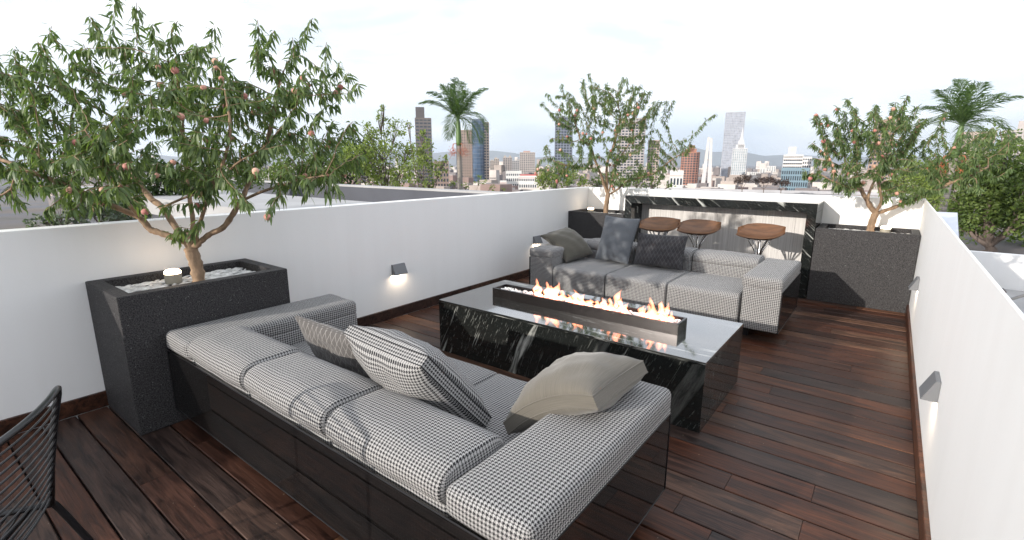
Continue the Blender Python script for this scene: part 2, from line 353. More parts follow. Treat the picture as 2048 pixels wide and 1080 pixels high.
# ================================================================ planters
def planter(label, x0, x1, y0, y1, h, rim, longax):
    t = thing('granite_planter', label, 'planter', ((x0+x1)/2, (y0+y1)/2, 0), group='dark granite planters with peach trees')
    a, b = (x1-x0)/2, (y1-y0)/2; d = .06
    v = []; f = []
    for s, z in ((0, 0), (0, h), (rim, h), (rim, h-d)):
        v += [(-a+s, -b+s, z), (a-s, -b+s, z), (a-s, b-s, z), (-a+s, b-s, z)]
    for k in range(3):
        for j in range(4): f.append((k*4+j, k*4+(j+1) % 4, (k+1)*4+(j+1) % 4, (k+1)*4+j))
    f.append((3, 2, 1, 0)); f.append((12, 13, 14, 15))
    o = mesh('planter_body', v, f, M['granite'], t); bev(o, .005, 2)
    # bed of pale elongated stones
    r = random.Random(int(x0*50+y0*31)); V = []; F = []
    nst = int((2*(a-rim))*(2*(b-rim))*2600)
    for i in range(nst):
        px, py = r.uniform(-a+rim+.01, a-rim-.01), r.uniform(-b+rim+.01, b-rim-.01); pz = h-d+r.uniform(.002, .016)
        ang = (R_(90) if longax == 'y' else 0)+r.gauss(0, .35)+.25; l, w_, hh = r.uniform(.018, .042), r.uniform(.006, .012), r.uniform(.004, .008)
        ca, sa = math.cos(ang), math.sin(ang); n = len(V)
        for (u, q, z) in ((-1, 0, 0), (-.4, -1, 0), (.5, -.9, 0), (1, 0, 0), (.4, 1, 0), (-.5, .9, 0), (-.3, 0, 1), (.35, 0, .9)):
            uu, qq = u*l, q*w_; X, Y = px+uu*ca-qq*sa, py+uu*sa+qq*ca
            X = max(-a+rim+.002, min(a-rim-.002, X)); Y = max(-b+rim+.002, min(b-rim-.002, Y))
            V.append((X, Y, pz+z*hh))
        F += [(n, n+1, n+6), (n+1, n+2, n+7, n+6), (n+2, n+3, n+7), (n+3, n+4, n+7), (n+4, n+5, n+6, n+7), (n+5, n, n+6)]
    o = mesh('stone_bed', V, F, M['stone'], t, smooth=False); o['kind'] = 'stuff'
    return t
planter('large dark planter in the left foreground standing between the left wall and the near sofa', -3.752, -3.154, .709, 1.64, .803, .075, 'y')
planter('far left planter, half shaded, in the corner left of the bar counter', -3.752, -2.872, 6.275, 6.868, .808, .07, 'x')
planter('far right planter with a sofa shadow across its sunlit front, right of the bar', -.604, .294, 6.275, 6.868, .808, .07, 'x')
# planter lamps
def globe(loc, label):
    t = thing('planter_lamp', label, 'lamp', loc, group='glowing round lamps in the planters')
    MB().lathe([(.040, 0), (.046, .006), (.047, .062), (.045, .066)], seg=28).build('lamp_base', M['lampbody'], t, smooth=False)
    MB().lathe([(.0445, .0662), (.046, .073), (.043, .083), (.034, .090), (.018, .094), (.003, .095)], seg=28).build('lamp_glass', M['glow'], t, smooth=True)
    return t
globe((-3.53, 1.095, .748), 'glowing round lamp on the stones of the near left planter beside the trunk')
globe((-3.54, 6.57, .755), 'glowing round lamp in the far left corner planter')
globe((.005, 6.60, .755), 'glowing round lamp in the far right planter right of its trunk')
# ================================================================ wall lamps
def wall_lamp(x, y, s, label):
    t = thing('wall_lamp', label, 'wall lamp', (x, y, 0), group='wedge wall lamps')
    w = .076; z0, z1 = .43, .53; d0, d1 = .062, .018
    o = mesh('lamp_housing', [(0, -w, z0), (0, w, z0), (0, w, z1), (0, -w, z1), (s*d0, -w, z0), (s*d0, w, z0), (s*d1, w, z1), (s*d1, -w, z1),
        (s*.004, -w+.006, z0), (s*.004, w-.006, z0), (s*(d0-.006), w-.006, z0), (s*(d0-.006), -w+.006, z0),
        (s*.004, -w+.006, z0+.02), (s*.004, w-.006, z0+.02), (s*(d0-.010), w-.006, z0+.02), (s*(d0-.010), -w+.006, z0+.02)],
        [(0, 1, 2, 3), (4, 7, 6, 5), (3, 2, 6, 7), (0, 3, 7, 4), (1, 5, 6, 2), (0, 4, 11, 8), (4, 5, 10, 11), (5, 1, 9, 10), (1, 0, 8, 9), (8, 11, 15, 12), (11, 10, 14, 15), (10, 9, 13, 14), (9, 8, 12, 13)], M['lamp_grey'], t)
    mesh('led_strip', [(s*.006, -w+.012, z0+.016), (s*.006, w-.012, z0+.016), (s*.044, w-.012, z0+.016), (s*.044, -w+.012, z0+.016)], [(0, 1, 2, 3) if s < 0 else (3, 2, 1, 0)], M['led'], t)
    return t
wall_lamp(XL+.001, 3.06, 1, 'grey wedge wall lamp throwing a warm glow on the left wall above the skirting')
wall_lamp(XL+.001, 5.45, 1, 'grey wedge wall lamp on the left wall just behind the far sofa arm')
wall_lamp(XR-.001, 2.90, -1, 'grey wedge wall lamp on the right wall nearest the viewer')
wall_lamp(XR-.001, 5.45, -1, 'small grey wedge wall lamp on the right wall close to the far planter')
# ================================================================ bar
t = thing('bar_counter', 'black veined marble bar counter with pale ribbed front panel, between the far planters', 'bar counter', (-1.74, 6.57, 0))
bx0, bx1, by0, by1, bh = -2.863, -.612, 6.277, 6.868, 1.073
ox, oy = 1.74, -6.57
MB().box(bx0+ox, bx1+ox, by0+oy, by1+oy, bh-.10, bh).build('marble_top', M['marble2'], t, bevel=.003)
MB().box(bx0+ox, bx0+.095+ox, by0+.001+oy, by1+oy, 0.002, bh-.1005).build('marble_leg', M['marble2'], t, bevel=.003)
MB().box(bx1-.095+ox, bx1+ox, by0+.001+oy, by1+oy, 0.002, bh-.1005).build('marble_leg', M['marble2'], t, bevel=.003)
def ribbed():
    m, tt, p = mat('pale_ribbed_oak'); v = pos(tt); a = noise(tt, mapping(tt, v, (120, 1, .8)), 1.0, 5, .7); b = noise(tt, mapping(tt, v, (22, 1, .4)), 1, 3)
    L(tt, mixc(tt, ramp(tt, a, [(.36, 0), (.62, 1)]), mixc(tt, b, (.36, .34, .33), (.44, .425, .41)), (.58, .565, .55)), p.inputs['Base Color']); p.inputs['Roughness'].default_value = .5; bump(tt, p, a, .4, .003); return m
M['ribbed'] = ribbed()
n = 14; w_ = (bx1-.095-bx0-.095)/n
for i in range(n):
    MB().box(bx0+.095+i*w_+.0008+ox, bx0+.095+(i+1)*w_-.0008+ox, by0+.37+oy, by0+.40+oy, .004, bh-.102).build('front_panel', M['ribbed'], t)
# ================================================================ stools
def stool(x, y, rz, label):
    t = thing('bar_stool', label, 'bar stool', (x, y, 0), rz, 'brown bar stools in front of the bar')
    # saddle seat shell
    V = []; F = []; NU, NV = 22, 14
    for side in (0, 1):
        for i in range(NU+1):
            for j in range(NV+1):
                u = -1+2*i/NU; v = -1+2*j/NV
                sx = math.copysign(abs(u)**.9, u); w = (1-abs(u)**3.2)**.5*.98+.02
                X = sx*.245; Y = v*.185*w*(1-.10*u)
                Z = .020*u*abs(u)**4-.050*(1-v*v)*(1-u*u)+.052*v*(1-.5*u*u)+.02*max(0, v)**2
                V.append((X, Y, .768+Z-(0.020 if side else 0)*(1-abs(u)**6*.7)*(1-abs(v)**6*.7)))
    st = (NU+1)*(NV+1)
    for i in range(NU):
        for j in range(NV):
            a = i*(NV+1)+j; F.append((a, a+NV+1, a+NV+2, a+1)); F.append((st+a, st+a+1, st+a+NV+2, st+a+NV+1))
    for i in range(NU):
        for j in (0, NV):
            a = i*(NV+1)+j; b = a+NV+1; F.append((a, st+a, st+b, b) if j else (a, b, st+b, st+a))
    for j in range(NV):
        for i in (0, NU):
            a = i*(NV+1)+j; F.append((a, a+1, st+a+1, st+a) if i == 0 else (a, st+a, st+a+1, a+1))
    mesh('seat', V, F, M['leather'], t, smooth=True)
    MB().lathe([(.060, .672), (.066, .676), (.066, .684), (.05, .690)]).build('seat_plate', M['chrome'], t)
    for k in range(4):
        a = R_(45+90*k); c, s_ = math.cos(a), math.sin(a); c2, s2 = math.cos(a+R_(50)), math.sin(a+R_(50))
        pts = bez([(c*.15, s_*.10, .700), (c*.11, s_*.085, .645), (c*.045, s_*.045, .55), (c2*.03, s2*.03, .42), (c2*.035, s2*.035, .25), (c2*.12, s2*.12, .06), (c2*.21, s2*.21, .012)], 5)
        MB().tube(pts, .0085, 8).build('leg', M['chrome'], t, smooth=True)
        pts = bez([(c2*.07, s2*.06, .675), (c2*.045, s2*.045, .62), (c2*.018, s2*.018, .5), (c2*.02, s2*.02, .40)], 5)
        MB().tube(pts, .007, 8).build('brace', M['chrome'], t, smooth=True)
    ring = [(math.cos(q)*.125, math.sin(q)*.125, .24) for q in [2*math.pi*i/28 for i in range(29)]]
    MB().tube(ring, .007, 8, cap=False).build('foot_ring', M['chrome'], t, smooth=True)
    return t
stool(-2.21, 5.88, R_(8), 'leftmost brown bar stool, partly hidden by the woven cushion')
stool(-1.745, 5.90, R_(4), 'middle brown bar stool standing behind the far sofa backrest')
stool(-1.085, 5.93, R_(-6), 'rightmost brown bar stool, brightest seat, nearest the right planter')
# ================================================================ rounded boxes (cushions)
def axis_samples(h, r, na, nf):
    a = [-h+r*(1-math.cos(math.pi/2*k/na)) for k in range(na)]
    f = [-h+r+(2*h-2*r)*k/nf for k in range(nf+1)]
    return a+f+[-q for q in reversed(a)]
def rbox(name, x0, x1, y0, y1, z0, z1, r, mt, parent, bulge=0, na=4, nf=8, org=(0, 0, 0), rxyz=None, wob=.002, rb=None, hard_bottom=True, sw=False):
    hx, hy, hz = (x1-x0)/2, (y1-y0)/2, (z1-z0)/2; c = Vector(((x0+x1)/2-org[0], (y0+y1)/2-org[1], (z0+z1)/2-org[2]))
    rad3 = [min(q, h*.95) for q, h in zip((rb or (r, r, r)), (hx, hy, hz))]; ax = [axis_samples(h, q, na, nf) for h, q in zip((hx, hy, hz), rad3)]
    b = {}; V = []; F = []; UV = []
    rr = random.Random(int(abs(x0*131+y0*71+z0*17)*10)); ph = [rr.uniform(0, 6) for _ in range(4)]
    def vert(p):
        k = tuple(round(q, 5) for q in p)
        if k in b: return b[k]
        inn = Vector([max(-h+rm, min(h-rm, q)) for q, h, rm in zip(p, (hx, hy, hz), rad3)])
        # remap cube shell -> round
        q = Vector(p)
        d = q-inn
        if d.length > 1e-9:
            # avoid corner bulging: normalise to radius
            d = Vector((d.x/rad3[0], d.y/rad3[1], d.z/rad3[2])).normalized(); q = inn+Vector((d.x*rad3[0], d.y*rad3[1], d.z*rad3[2]))
        fx, fy, fz = [max(0, 1-(abs(e)/h)**2.4) for e, h in zip(p, (hx, hy, hz))]
        n = Vector((0, 0, 0))
        if abs(p[0]) > hx-1e-6: n.x = math.copysign(fy*fz*.35, p[0])
        if abs(p[1]) > hy-1e-6: n.y = math.copysign(fx*fz*.8, p[1])
        if abs(p[2]) > hz-1e-6: n.z = math.copysign(fx*fy, p[2])
        if p[2] < -hz+1e-6: n.z = 0
        q = q+n*bulge
        w = wob*(math.sin(q.x*23+ph[0])*math.sin(q.y*19+ph[1])+math.sin(q.z*31+ph[2]+q.x*9))
        q = q+Vector((0, w*.5, w))
        b[k] = len(V); V.append(tuple(q+c)); return b[k]
    for axn in range(3):
        A, B = [(1, 2), (0, 2), (0, 1)][axn]; h = (hx, hy, hz)[axn]
        for sg in (-1, 1):
            for i in range(len(ax[A])-1):
                for j in range(len(ax[B])-1):
                    idx = []; uvq = []
                    for (ii, jj) in ((i, j), (i+1, j), (i+1, j+1), (i, j+1)):
                        p = [0, 0, 0]; p[axn] = sg*h; p[A] = ax[A][ii]; p[B] = ax[B][jj]
                        idx.append(vert(p)); 
                        uvq.append((p[A]+c[A]+(c[axn] if 0 else 0), p[B]+c[B]+sg*h*0))
                    flip = (sg < 0) ^ (axn == 1)
                    if flip: idx.reverse(); uvq.reverse()
                    if sw: uvq = [(q[1], q[0]) for q in uvq]
                    F.append(idx); UV += uvq
    return mesh(name, V, F, mt, parent, smooth=True, uvs=UV)
# ================================================================ sofas
def sofa(label, x0, x1, y0, y1, flip, seams, zb=.10, zp=.462, ha=.573, hs=.395, hb=.605, aw=.315, bd=.32):
    """flip False: seat opens towards +Y ; True: towards -Y"""
    t = thing('houndstooth_sofa', label, 'sofa', ((x0+x1)/2, (y0+y1)/2, 0), group='houndstooth sofas either side of the fire table'); g = ((x0+x1)/2, (y0+y1)/2, 0)
    def Y(a, b):   # depth from the back edge -> world y
        return (y0+a, y0+b) if not flip else (y1-b, y1-a)
    D = y1-y0
    pa = Y(0, .012)
    k = MB()
    bp = MB().box(x0-g[0], x1-g[0], pa[0]-g[1], pa[1]-g[1], zb, zp)
    def uvbox(name, a):
        o = MB().box(*a).build(name, M['base'], t); me = o.data; l = me.uv_layers.new(name='UVMap')
        for p in me.polygons:
            for li in p.loop_indices:
                v = me.vertices[me.loops[li].vertex_index].co; n = p.normal
                l.data[li].uv = (v.y, v.z) if abs(n.x) > .5 else ((v.x, v.z) if abs(n.y) > .5 else (v.x, v.y))
        return o
    uvbox('back_panel', (x0-g[0], x1-g[0], pa[0]-g[1], pa[1]-g[1], zb, zp))
    q = Y(.0125, D-.012)
    uvbox('end_panel', (x0-g[0], x0+.012-g[0], q[0]-g[1], q[1]-g[1], zb, zp)); uvbox('end_panel', (x1-.012-g[0], x1-g[0], q[0]-g[1], q[1]-g[1], zb, zp))
    # thin metal trim round the panels
    tr = MB(); e = .0035
    for xx in (x0, x1):
        yb = (y0 if not flip else y1)-g[1]; yf = (y1-.012 if not flip else y0+.012)-g[1]
        tr.tube([(xx-g[0], yb, zb), (xx-g[0], yb, zp)], e, 6).tube([(xx-g[0], yf, zb), (xx-g[0], yf, zp)], e, 6).tube([(xx-g[0], yb, zp), (xx-g[0], yf, zp)], e*.8, 6).tube([(xx-g[0], yb, zb), (xx-g[0], yf, zb)], e*.8, 6)
    yb = (y0 if not flip else y1)-g[1]; tr.tube([(x0-g[0], yb, zp), (x1-g[0], yb, zp)], e*.8, 6).tube([(x0-g[0], yb, zb), (x1-g[0], yb, zb)], e*.8, 6)
    tr.build('metal_trim', M['black_metal'], t)
    # feet
    for xx in (x0+.3, x1-.3):
        for d in (.16, D-.16):
            yy = Y(d, d)[0]; MB().box(xx-g[0]-.05, xx-g[0]+.05, yy-g[1]-.03, yy-g[1]+.03, .0005, zb+.02).build('foot', M['black_metal'], t, bevel=.003)
    q = Y(.0128, D-.04); MB().box(x0+.02-g[0], x1-.02-g[0], q[0]-g[1], q[1]-g[1], zb+.002, hs-.19).build('frame', M['black_metal'], t)
    # arms: full height fabric block inside the panels
    for (a, b) in ((x0, x0+aw), (x1-aw, x1)):
        q = Y(-.004, D+.004)
        rbox('arm_top', a-.004, b, q[0], q[1], zp+.002, ha, .032, M['hounds'], t, .004, org=g)
        q = Y(.02, D); rbox('arm_front', a+.013, b-.001, q[0], q[1], zb+.004, zp+.03, .018, M['hounds'], t, .001, org=g)
    # back cushions
    xs = [x0+aw]+seams+[x1-aw]
    for i in range(3):
        q = Y(-.008, bd); rbox('back_cushion', xs[i]+.003, xs[i+1]-.003, q[0], q[1], zp+.001, hb, .07, M['hounds'], t, .006, na=6, nf=10, org=g, rb=(.020, .085, .075))
        q = Y(.02, bd-.005); rbox('back_pad', xs[i]+.004, xs[i+1]-.004, q[0], q[1], hs-.1, zp+.04, .02, M['hounds'], t, 0, org=g)
        q = Y(bd-.02, D+.002); rbox('seat_cushion', xs[i]+.002, xs[i+1]-.002, q[0], q[1], zb+.003, hs, .035, M['hounds'], t, .007, na=5, nf=12, org=g, rb=(.016, .045, .04))
    return t
sofa('near houndstooth sofa seen from behind, with dark glossy back panel', -3.139, -.620, .892, 1.936, False, [-2.205, -1.562])
sofa('far houndstooth sofa facing the fire table, in front of the bar stools', -3.150, -.600, 4.436, 5.448, True, [-2.200, -1.563], hb=.60)
# ================================================================ pillows
def pillow(name, label, A, B, Cc, Dd, thick, gus, mt, bend=(0, 0, 0), group='loose cushions on the sofas', e=2.6, seed=1, sag=.0, rot=False):
    """corners: A low-left, B low-right, Cc up-right, Dd up-left; bend lifts the middle line"""
    A, B, Cc, Dd = map(Vector, (A, B, Cc, Dd)); N = 26; c0 = (A+B+Cc+Dd)/4
    nrm = (B-A).cross(Dd-A).normalized(); bend = Vector(bend); r = random.Random(seed); ph = [r.uniform(0, 6) for _ in range(6)]
    W_, H_ = (B-A).length, (Dd-A).length
    V = []; F = []; UVv = []
    def S_(u, v, s):
        a, b = (u+1)/2, (v+1)/2
        # edges pull in between corners
        pin = .055
        uu = u*(1-pin*(1-v*v)); vv = v*(1-pin*(1-u*u)); a, b = (uu+1)/2, (vv+1)/2
        p = A.lerp(B, a).lerp(Dd.lerp(Cc, a), b)+bend*(1-v*v)
        th = ((1-abs(u)**e)*(1-abs(v)**e)); th = max(0, th)**.55
        w = .006*math.sin(u*5+ph[0])*math.sin(v*4+ph[1])+.004*math.sin(u*9+v*7+ph[2])+.003*math.sin(u*3-v*13+ph[3])
        cr = .008*math.sin((u*v)*16+ph[4])*(abs(u*v))
        return p+nrm*s*(gus/2+thick/2*th+(w+cr)*th)
    for s in (1, -1):
        for i in range(N+1):
            for j in range(N+1):
                u = math.sin(math.pi/2*(-1+2*i/N)); v = math.sin(math.pi/2*(-1+2*j/N)); V.append(S_(u, v, s)-c0); UVv.append((u*W_/2, v*H_/2))
    st = (N+1)**2; UV = []
    def add(idx, uv=None):
        F.append(idx); 
        for k, q in enumerate(idx): UV.append(uv[k] if uv else UVv[q])
    for i in range(N):
        for j in range(N):
            a = i*(N+1)+j; add((a, a+N+1, a+N+2, a+1)); add((st+a, st+a+1, st+a+N+2, st+a+N+1))
    per = [(i, 0) for i in range(N)]+[(N, j) for j in range(N)]+[(N-i, N) for i in range(N)]+[(0, N-j) for j in range(N)]
    acc = 0.0
    for k in range(len(per)):
        (i, j), (i2, j2) = per[k], per[(k+1) % len(per)]; a, b = i*(N+1)+j, i2*(N+1)+j2
        dl = (V[a]-V[b]).length; add((a, st+a, st+b, b), [(acc, 0), (acc, gus), (acc+dl, gus), (acc+dl, 0)]); acc += dl
    t = thing(name, label, 'cushion', c0, group=group)
    o = mesh('cushion_cover', V, F, mt, t, smooth=True, uvs=UV)
    for p in o.data.polygons[2*N*N:]: p.use_smooth = False
    # piping seam along both edges
    for s in (0, st):
        MB().tube([V[s+i*(N+1)+j] for i, j in per]+[V[s]], .0022, 5, cap=False).build('piping', mt, t, smooth=True)
    return t
pillow('diamond_cushion', 'grey lumbar cushion with diamond lines leaning on the near sofa back', (-2.50, 1.42, .42), (-1.93, 1.44, .41), (-1.90, 1.30, .69), (-2.46, 1.30, .69), .10, .012, M['diamond'], seed=3)
pillow('houndstooth_cushion', 'large black and white houndstooth cushion propped on the near sofa back', (-1.745, 1.455, .43), (-1.225, 1.445, .425), (-1.285, 1.150, .785), (-1.785, 1.165, .80), .20, .045, M['hounds'], seed=5)
pillow('taupe_cushion', 'taupe cushion draped over the right arm of the near sofa', (-1.135, 1.86, .47), (-1.10, 1.40, .46), (-.73, 1.44, .675), (-.715, 1.85, .675), .17, .050, M['taupe'], bend=(-.02, 0, .035), seed=8)
pillow('olive_cushion', 'olive grey cushion slumped over the left arm of the far sofa', (-2.78, 4.63, .415), (-2.67, 5.04, .47), (-3.09, 5.12, .725), (-3.19, 4.72, .665), .16, .02, M['olive'], bend=(.02, 0, .04), seed=11)
pillow('woven_cushion', 'blue grey chunky woven cushion standing highest on the far sofa', (-2.60, 4.98, .42), (-2.18, 4.93, .42), (-2.12, 5.06, .91), (-2.55, 5.10, .92), .12, .012, M['woven'], seed=14)
pillow('diamond_cushion', 'charcoal rectangular cushion with diamond lines on the far sofa, right of the woven one', (-2.13, 4.97, .425), (-1.60, 4.97, .425), (-1.60, 5.08, .765), (-2.14, 5.08, .755), .11, .014, M['diamond_dark'], seed=17)
# ================================================================ fire table
tx0, tx1, ty0, ty1, th = -2.767, -.685, 2.654, 3.513, .4275
g = ((tx0+tx1)/2, (ty0+ty1)/2)
t = thing('marble_fire_table', 'long low black marble table with white veins between the sofas', 'table', (g[0], g[1], 0))
tw, td = (tx1-tx0)/2, (ty1-ty0)/2
MB().box(-tw, tw, -td, td, th-.02, th).build('table_top', M['marble_top'], t, bevel=.0015)
MB().box(-tw+.0005, tw-.0005, -td+.0005, -td+.0195, .001, th-.0205).build('side_panel', M['marble'], t)
MB().box(-tw+.0005, tw-.0005, td-.0195, td-.0005, .001, th-.0205).build('side_panel', M['marble'], t)
MB().box(tw-.0195, tw-.0005, -td+.02, td-.02, .001, th-.0205).build('end_panel', M['marble'], t)
MB().box(-tw+.0005, -tw+.0195, -td+.02, td-.02, .001, th-.0205).build('end_panel', M['marble'], t)
gx0, gx1, gy0, gy1, gh = -2.485, -.960, 2.990, 3.166, .502
bt = thing('fire_tray', 'long narrow black steel burner tray on the marble table, filled with white stones', 'burner', ((gx0+gx1)/2, (gy0+gy1)/2, th))
w2, d2, hh = (gx1-gx0)/2, (gy1-gy0)/2, gh-th; wl_ = .014
v = []; f = []
for s_, z in ((0, .0005), (0, hh), (wl_, hh), (wl_, hh-.030)):
    v += [(-w2+s_, -d2+s_, z), (w2-s_, -d2+s_, z), (w2-s_, d2-s_, z), (-w2+s_, d2-s_, z)]
for k in range(3):
    for j in range(4): f.append((k*4+j, k*4+(j+1) % 4, (k+1)*4+(j+1) % 4, (k+1)*4+j))
f.append((3, 2, 1, 0)); f.append((12, 13, 14, 15))
mesh('tray_body', v, f, M['tray'], bt)
r = random.Random(5); V = []; F = []
for i in range(900):
    px, py, pz = r.uniform(-w2+.025, w2-.025), r.uniform(-d2+.022, d2-.022), hh-.030+r.uniform(.0, .012); s_ = r.uniform(.005, .013); n = len(V)
    for k in range(6):
        d = [(1, 0, 0), (-1, 0, 0), (0, 1, 0), (0, -1, 0), (0, 0, 1), (0, 0, -1)][k]; V.append((px+d[0]*s_*r.uniform(.8, 1.6), py+d[1]*s_*r.uniform(.6, 1.0), pz+d[2]*s_*.6))
    for a, b, c in ((0, 2, 4), (2, 1, 4), (1, 3, 4), (3, 0, 4), (2, 0, 5), (1, 2, 5), (3, 1, 5), (0, 3, 5)): F.append((n+a, n+b, n+c))
o = mesh('fire_stones', V, F, simple('white_fire_stones', (.78, .77, .76), .35, 0, .15, 20), bt); o['kind'] = 'stuff'
def flame_mat(name, col, st):
    m = bpy.data.materials.new(name); m.use_nodes = True; tt = m.node_tree; tt.nodes.clear(); out = nn(tt, 'ShaderNodeOutputMaterial'); e = nn(tt, 'ShaderNodeEmission')
    e.inputs[0].default_value = tuple(col)+(1,); e.inputs[1].default_value = st; L(tt, e.outputs[0], out.inputs['Volume']); return m
FM = flame_mat('flame_gas', (1, .30, .15), 95)
def flame(x0, x1, hs, seed, label):
    r = random.Random(seed); c = ((x0+x1)/2, (gy0+gy1)/2+.01, th+.05); V = []; F = []
    for k, hgt in enumerate(hs):
        hgt = hgt*1.02+.01
        fx = x0+(x1-x0)*(k+.5)/len(hs)-c[0]+r.uniform(-.01, .01); fy = r.uniform(-.018, .018); w = (x1-x0)/len(hs)*r.uniform(.66, .9)+hgt*.08; lean = r.uniform(-.25, .25); ph = r.uniform(0, 6)
        n0 = len(V); NZ, NA = 18, 12
        for i in range(NZ+1):
            q = i/NZ; rad = (min(1, q*5+.35))*(1-q)**.85*(1+.28*math.sin(q*11+ph)*(q > .1)); rad = max(rad, .004)
            cx = fx+lean*hgt*q*q+.16*w*math.sin(q*7+ph)*q*1.8; cy = fy+.010*math.sin(q*5+ph*2)
            for a in range(NA):
                an = 2*math.pi*a/NA; wob = 1+.22*math.sin(3*an+ph+q*6)
                V.append((cx+math.cos(an)*w*rad*wob, cy+math.sin(an)*min(.034, w)*rad*wob, q*hgt))
        for i in range(NZ):
            for a in range(NA): b = n0+i*NA+a; cc = n0+i*NA+(a+1) % NA; F.append((b, cc, cc+NA, b+NA))
        F.append(tuple(n0+a for a in reversed(range(NA)))); F.append(tuple(n0+NZ*NA+a for a in range(NA)))
    o = mesh('flame', V, F, FM, None, smooth=True, loc=c); tag(o, label, 'flame', 'flames of the burner'); return o
flame(-2.13, -1.86, [.13, .075, .12, .09, .135, .07], 3, 'left cluster of orange flames rising from the burner tray')
flame(-1.82, -1.62, [.055, .10, .08, .04], 7, 'small low flame cluster between the left cluster and the tallest flame')
flame(-1.60, -1.34, [.05, .07, .06, .085, .155, .10, .07], 9, 'middle flame cluster with the single tallest tongue')
flame(-1.26, -1.03, [.07, .065, .09, .14, .12, .11, .12, .06], 13, 'right cluster of bright flames at the near end of the tray')
# ================================================================ wire chair
t = thing('wire_chair', 'black wire chair at the lower left edge with a curved ladder back', 'chair', (-1.80, .05, 0))
o_ = Vector((-1.80, .05, 0)); wd = Vector((.84, -.54, 0)); bn = Vector((.54, .84, 0)).normalized()    # width direction, outward normal of the back
def cp(w, d, z): return tuple(Vector((-2.00, .195, 0))+wd*w+bn*d+Vector((0, 0, z))-o_)
HWD = .47
def curve(w0, w1, d, z, n=14, bow=.028): return [cp(w0+(w1-w0)*i/n, d+bow*(1-(2*i/n-1)**2), z) for i in range(n+1)]
top = [cp(.0, .0, .44)]+[cp(.0, .012, .5), cp(-.004, .05, .70), cp(-.004, .082, .815)]
fr = MB(); left = [cp(0, 0, .43), cp(0, .02, .56), cp(0, .05, .70), cp(0, .075, .80)]; right = [cp(HWD, 0, .43), cp(HWD, .02, .56), cp(HWD, .05, .70), cp(HWD, .075, .80)]
rail = [cp(HWD*i/16, .080+.028*(1-(2*i/16-1)**2), .825) for i in range(17)]
fr.tube(left+[cp(.004, .079, .82)]+rail[1:-1]+[cp(HWD-.004, .079, .82)]+right[::-1], .0095, 10).build('back_frame', M['black_metal'], t, smooth=True)
for k in range(13):
    z = .79-k*.0272; q = (z-.43)/.37; MB().tube(curve(0, HWD, .075*q, z), .0032, 7).build('back_wire', M['black_metal'], t, smooth=True)
for k in range(13):
    d = -.01-k*.034; z = .432-.02*math.sin(k/12*3.14)
    MB().tube([cp(HWD*i/10, d, z-.018*(1-(2*i/10-1)**2)) for i in range(11)], .0032, 7).build('seat_wire', M['black_metal'], t, smooth=True)
for w in (0, HWD):
    s_ = -1 if w == 0 else 1
    MB().tube([cp(w, .0, .43), cp(w, -.2, .425), cp(w, -.44, .435)], .0095, 10).build('seat_rail', M['black_metal'], t, smooth=True)
MB().tube([cp(0, -.06, .418), cp(HWD*.5, -.06, .418), cp(HWD, -.06, .418)], .007, 8).build('cross_bar', M['black_metal'], t, smooth=True)
for w, s_ in ((0, -1), (HWD, 1)):
    for d, e in ((-.03, .16), (-.40, -.10)):
        MB().tube(bez([cp(w, d, .425), cp(w+s_*.028, d+e*.1, .42), cp(w+s_*.045, d+e*.3, .33), cp(w+s_*.075, d+e, .006)], 5), .0105, 10).build('leg', M['black_metal'], t, smooth=True)
NEAR_LIMBS=[[(-3.364,1.177,0.761),(-3.365,1.176,0.869),(-3.378,1.166,0.955),(-3.386,1.160,1.014)],
 [(-3.386,1.160,1.014),(-3.463,1.102,1.051),(-3.532,1.048,1.081),(-3.566,1.022,1.100),(-3.600,0.997,1.161),(-3.622,0.955,1.196),(-3.626,0.851,1.260),(-3.628,0.748,1.331),(-3.648,0.645,1.397),(-3.700,0.543,1.456)],
 [(-3.388,1.159,1.001),(-3.497,1.138,1.103),(-3.607,1.117,1.222),(-3.721,1.093,1.280),(-3.899,1.082,1.417),(-4.052,1.092,1.577),(-4.066,1.081,1.767)],
 [(-3.600,0.997,1.161),(-3.418,0.884,1.291),(-3.272,0.806,1.407),(-3.244,0.765,1.534),(-3.287,0.732,1.658)],
 [(-3.375,1.169,0.986),(-3.408,1.206,1.150),(-3.465,1.225,1.269),(-3.516,1.249,1.451),(-3.568,1.272,1.665),(-3.561,1.278,1.903),(-3.489,1.270,2.124)],
 [(-3.365,1.176,0.986),(-3.326,1.206,1.026),(-3.278,1.243,1.070),(-3.211,1.294,1.110),(-3.155,1.337,1.193),(-3.109,1.372,1.265),(-2.963,1.421,1.325),(-2.817,1.469,1.366),(-2.652,1.532,1.408),(-2.493,1.591,1.432)],
 [(-3.109,1.372,1.265),(-3.157,1.461,1.393),(-3.133,1.542,1.544),(-3.116,1.618,1.757),(-3.060,1.661,1.992)],
 [(-3.355,1.184,1.033),(-3.191,1.183,1.197),(-3.034,1.178,1.333),(-2.857,1.187,1.485),(-2.807,1.225,1.665),(-2.914,1.269,1.879)],
 [(-3.607,1.117,1.222),(-3.375,1.169,1.291),(-3.142,1.221,1.342),(-2.908,1.274,1.485),(-2.791,1.363,1.566)]]
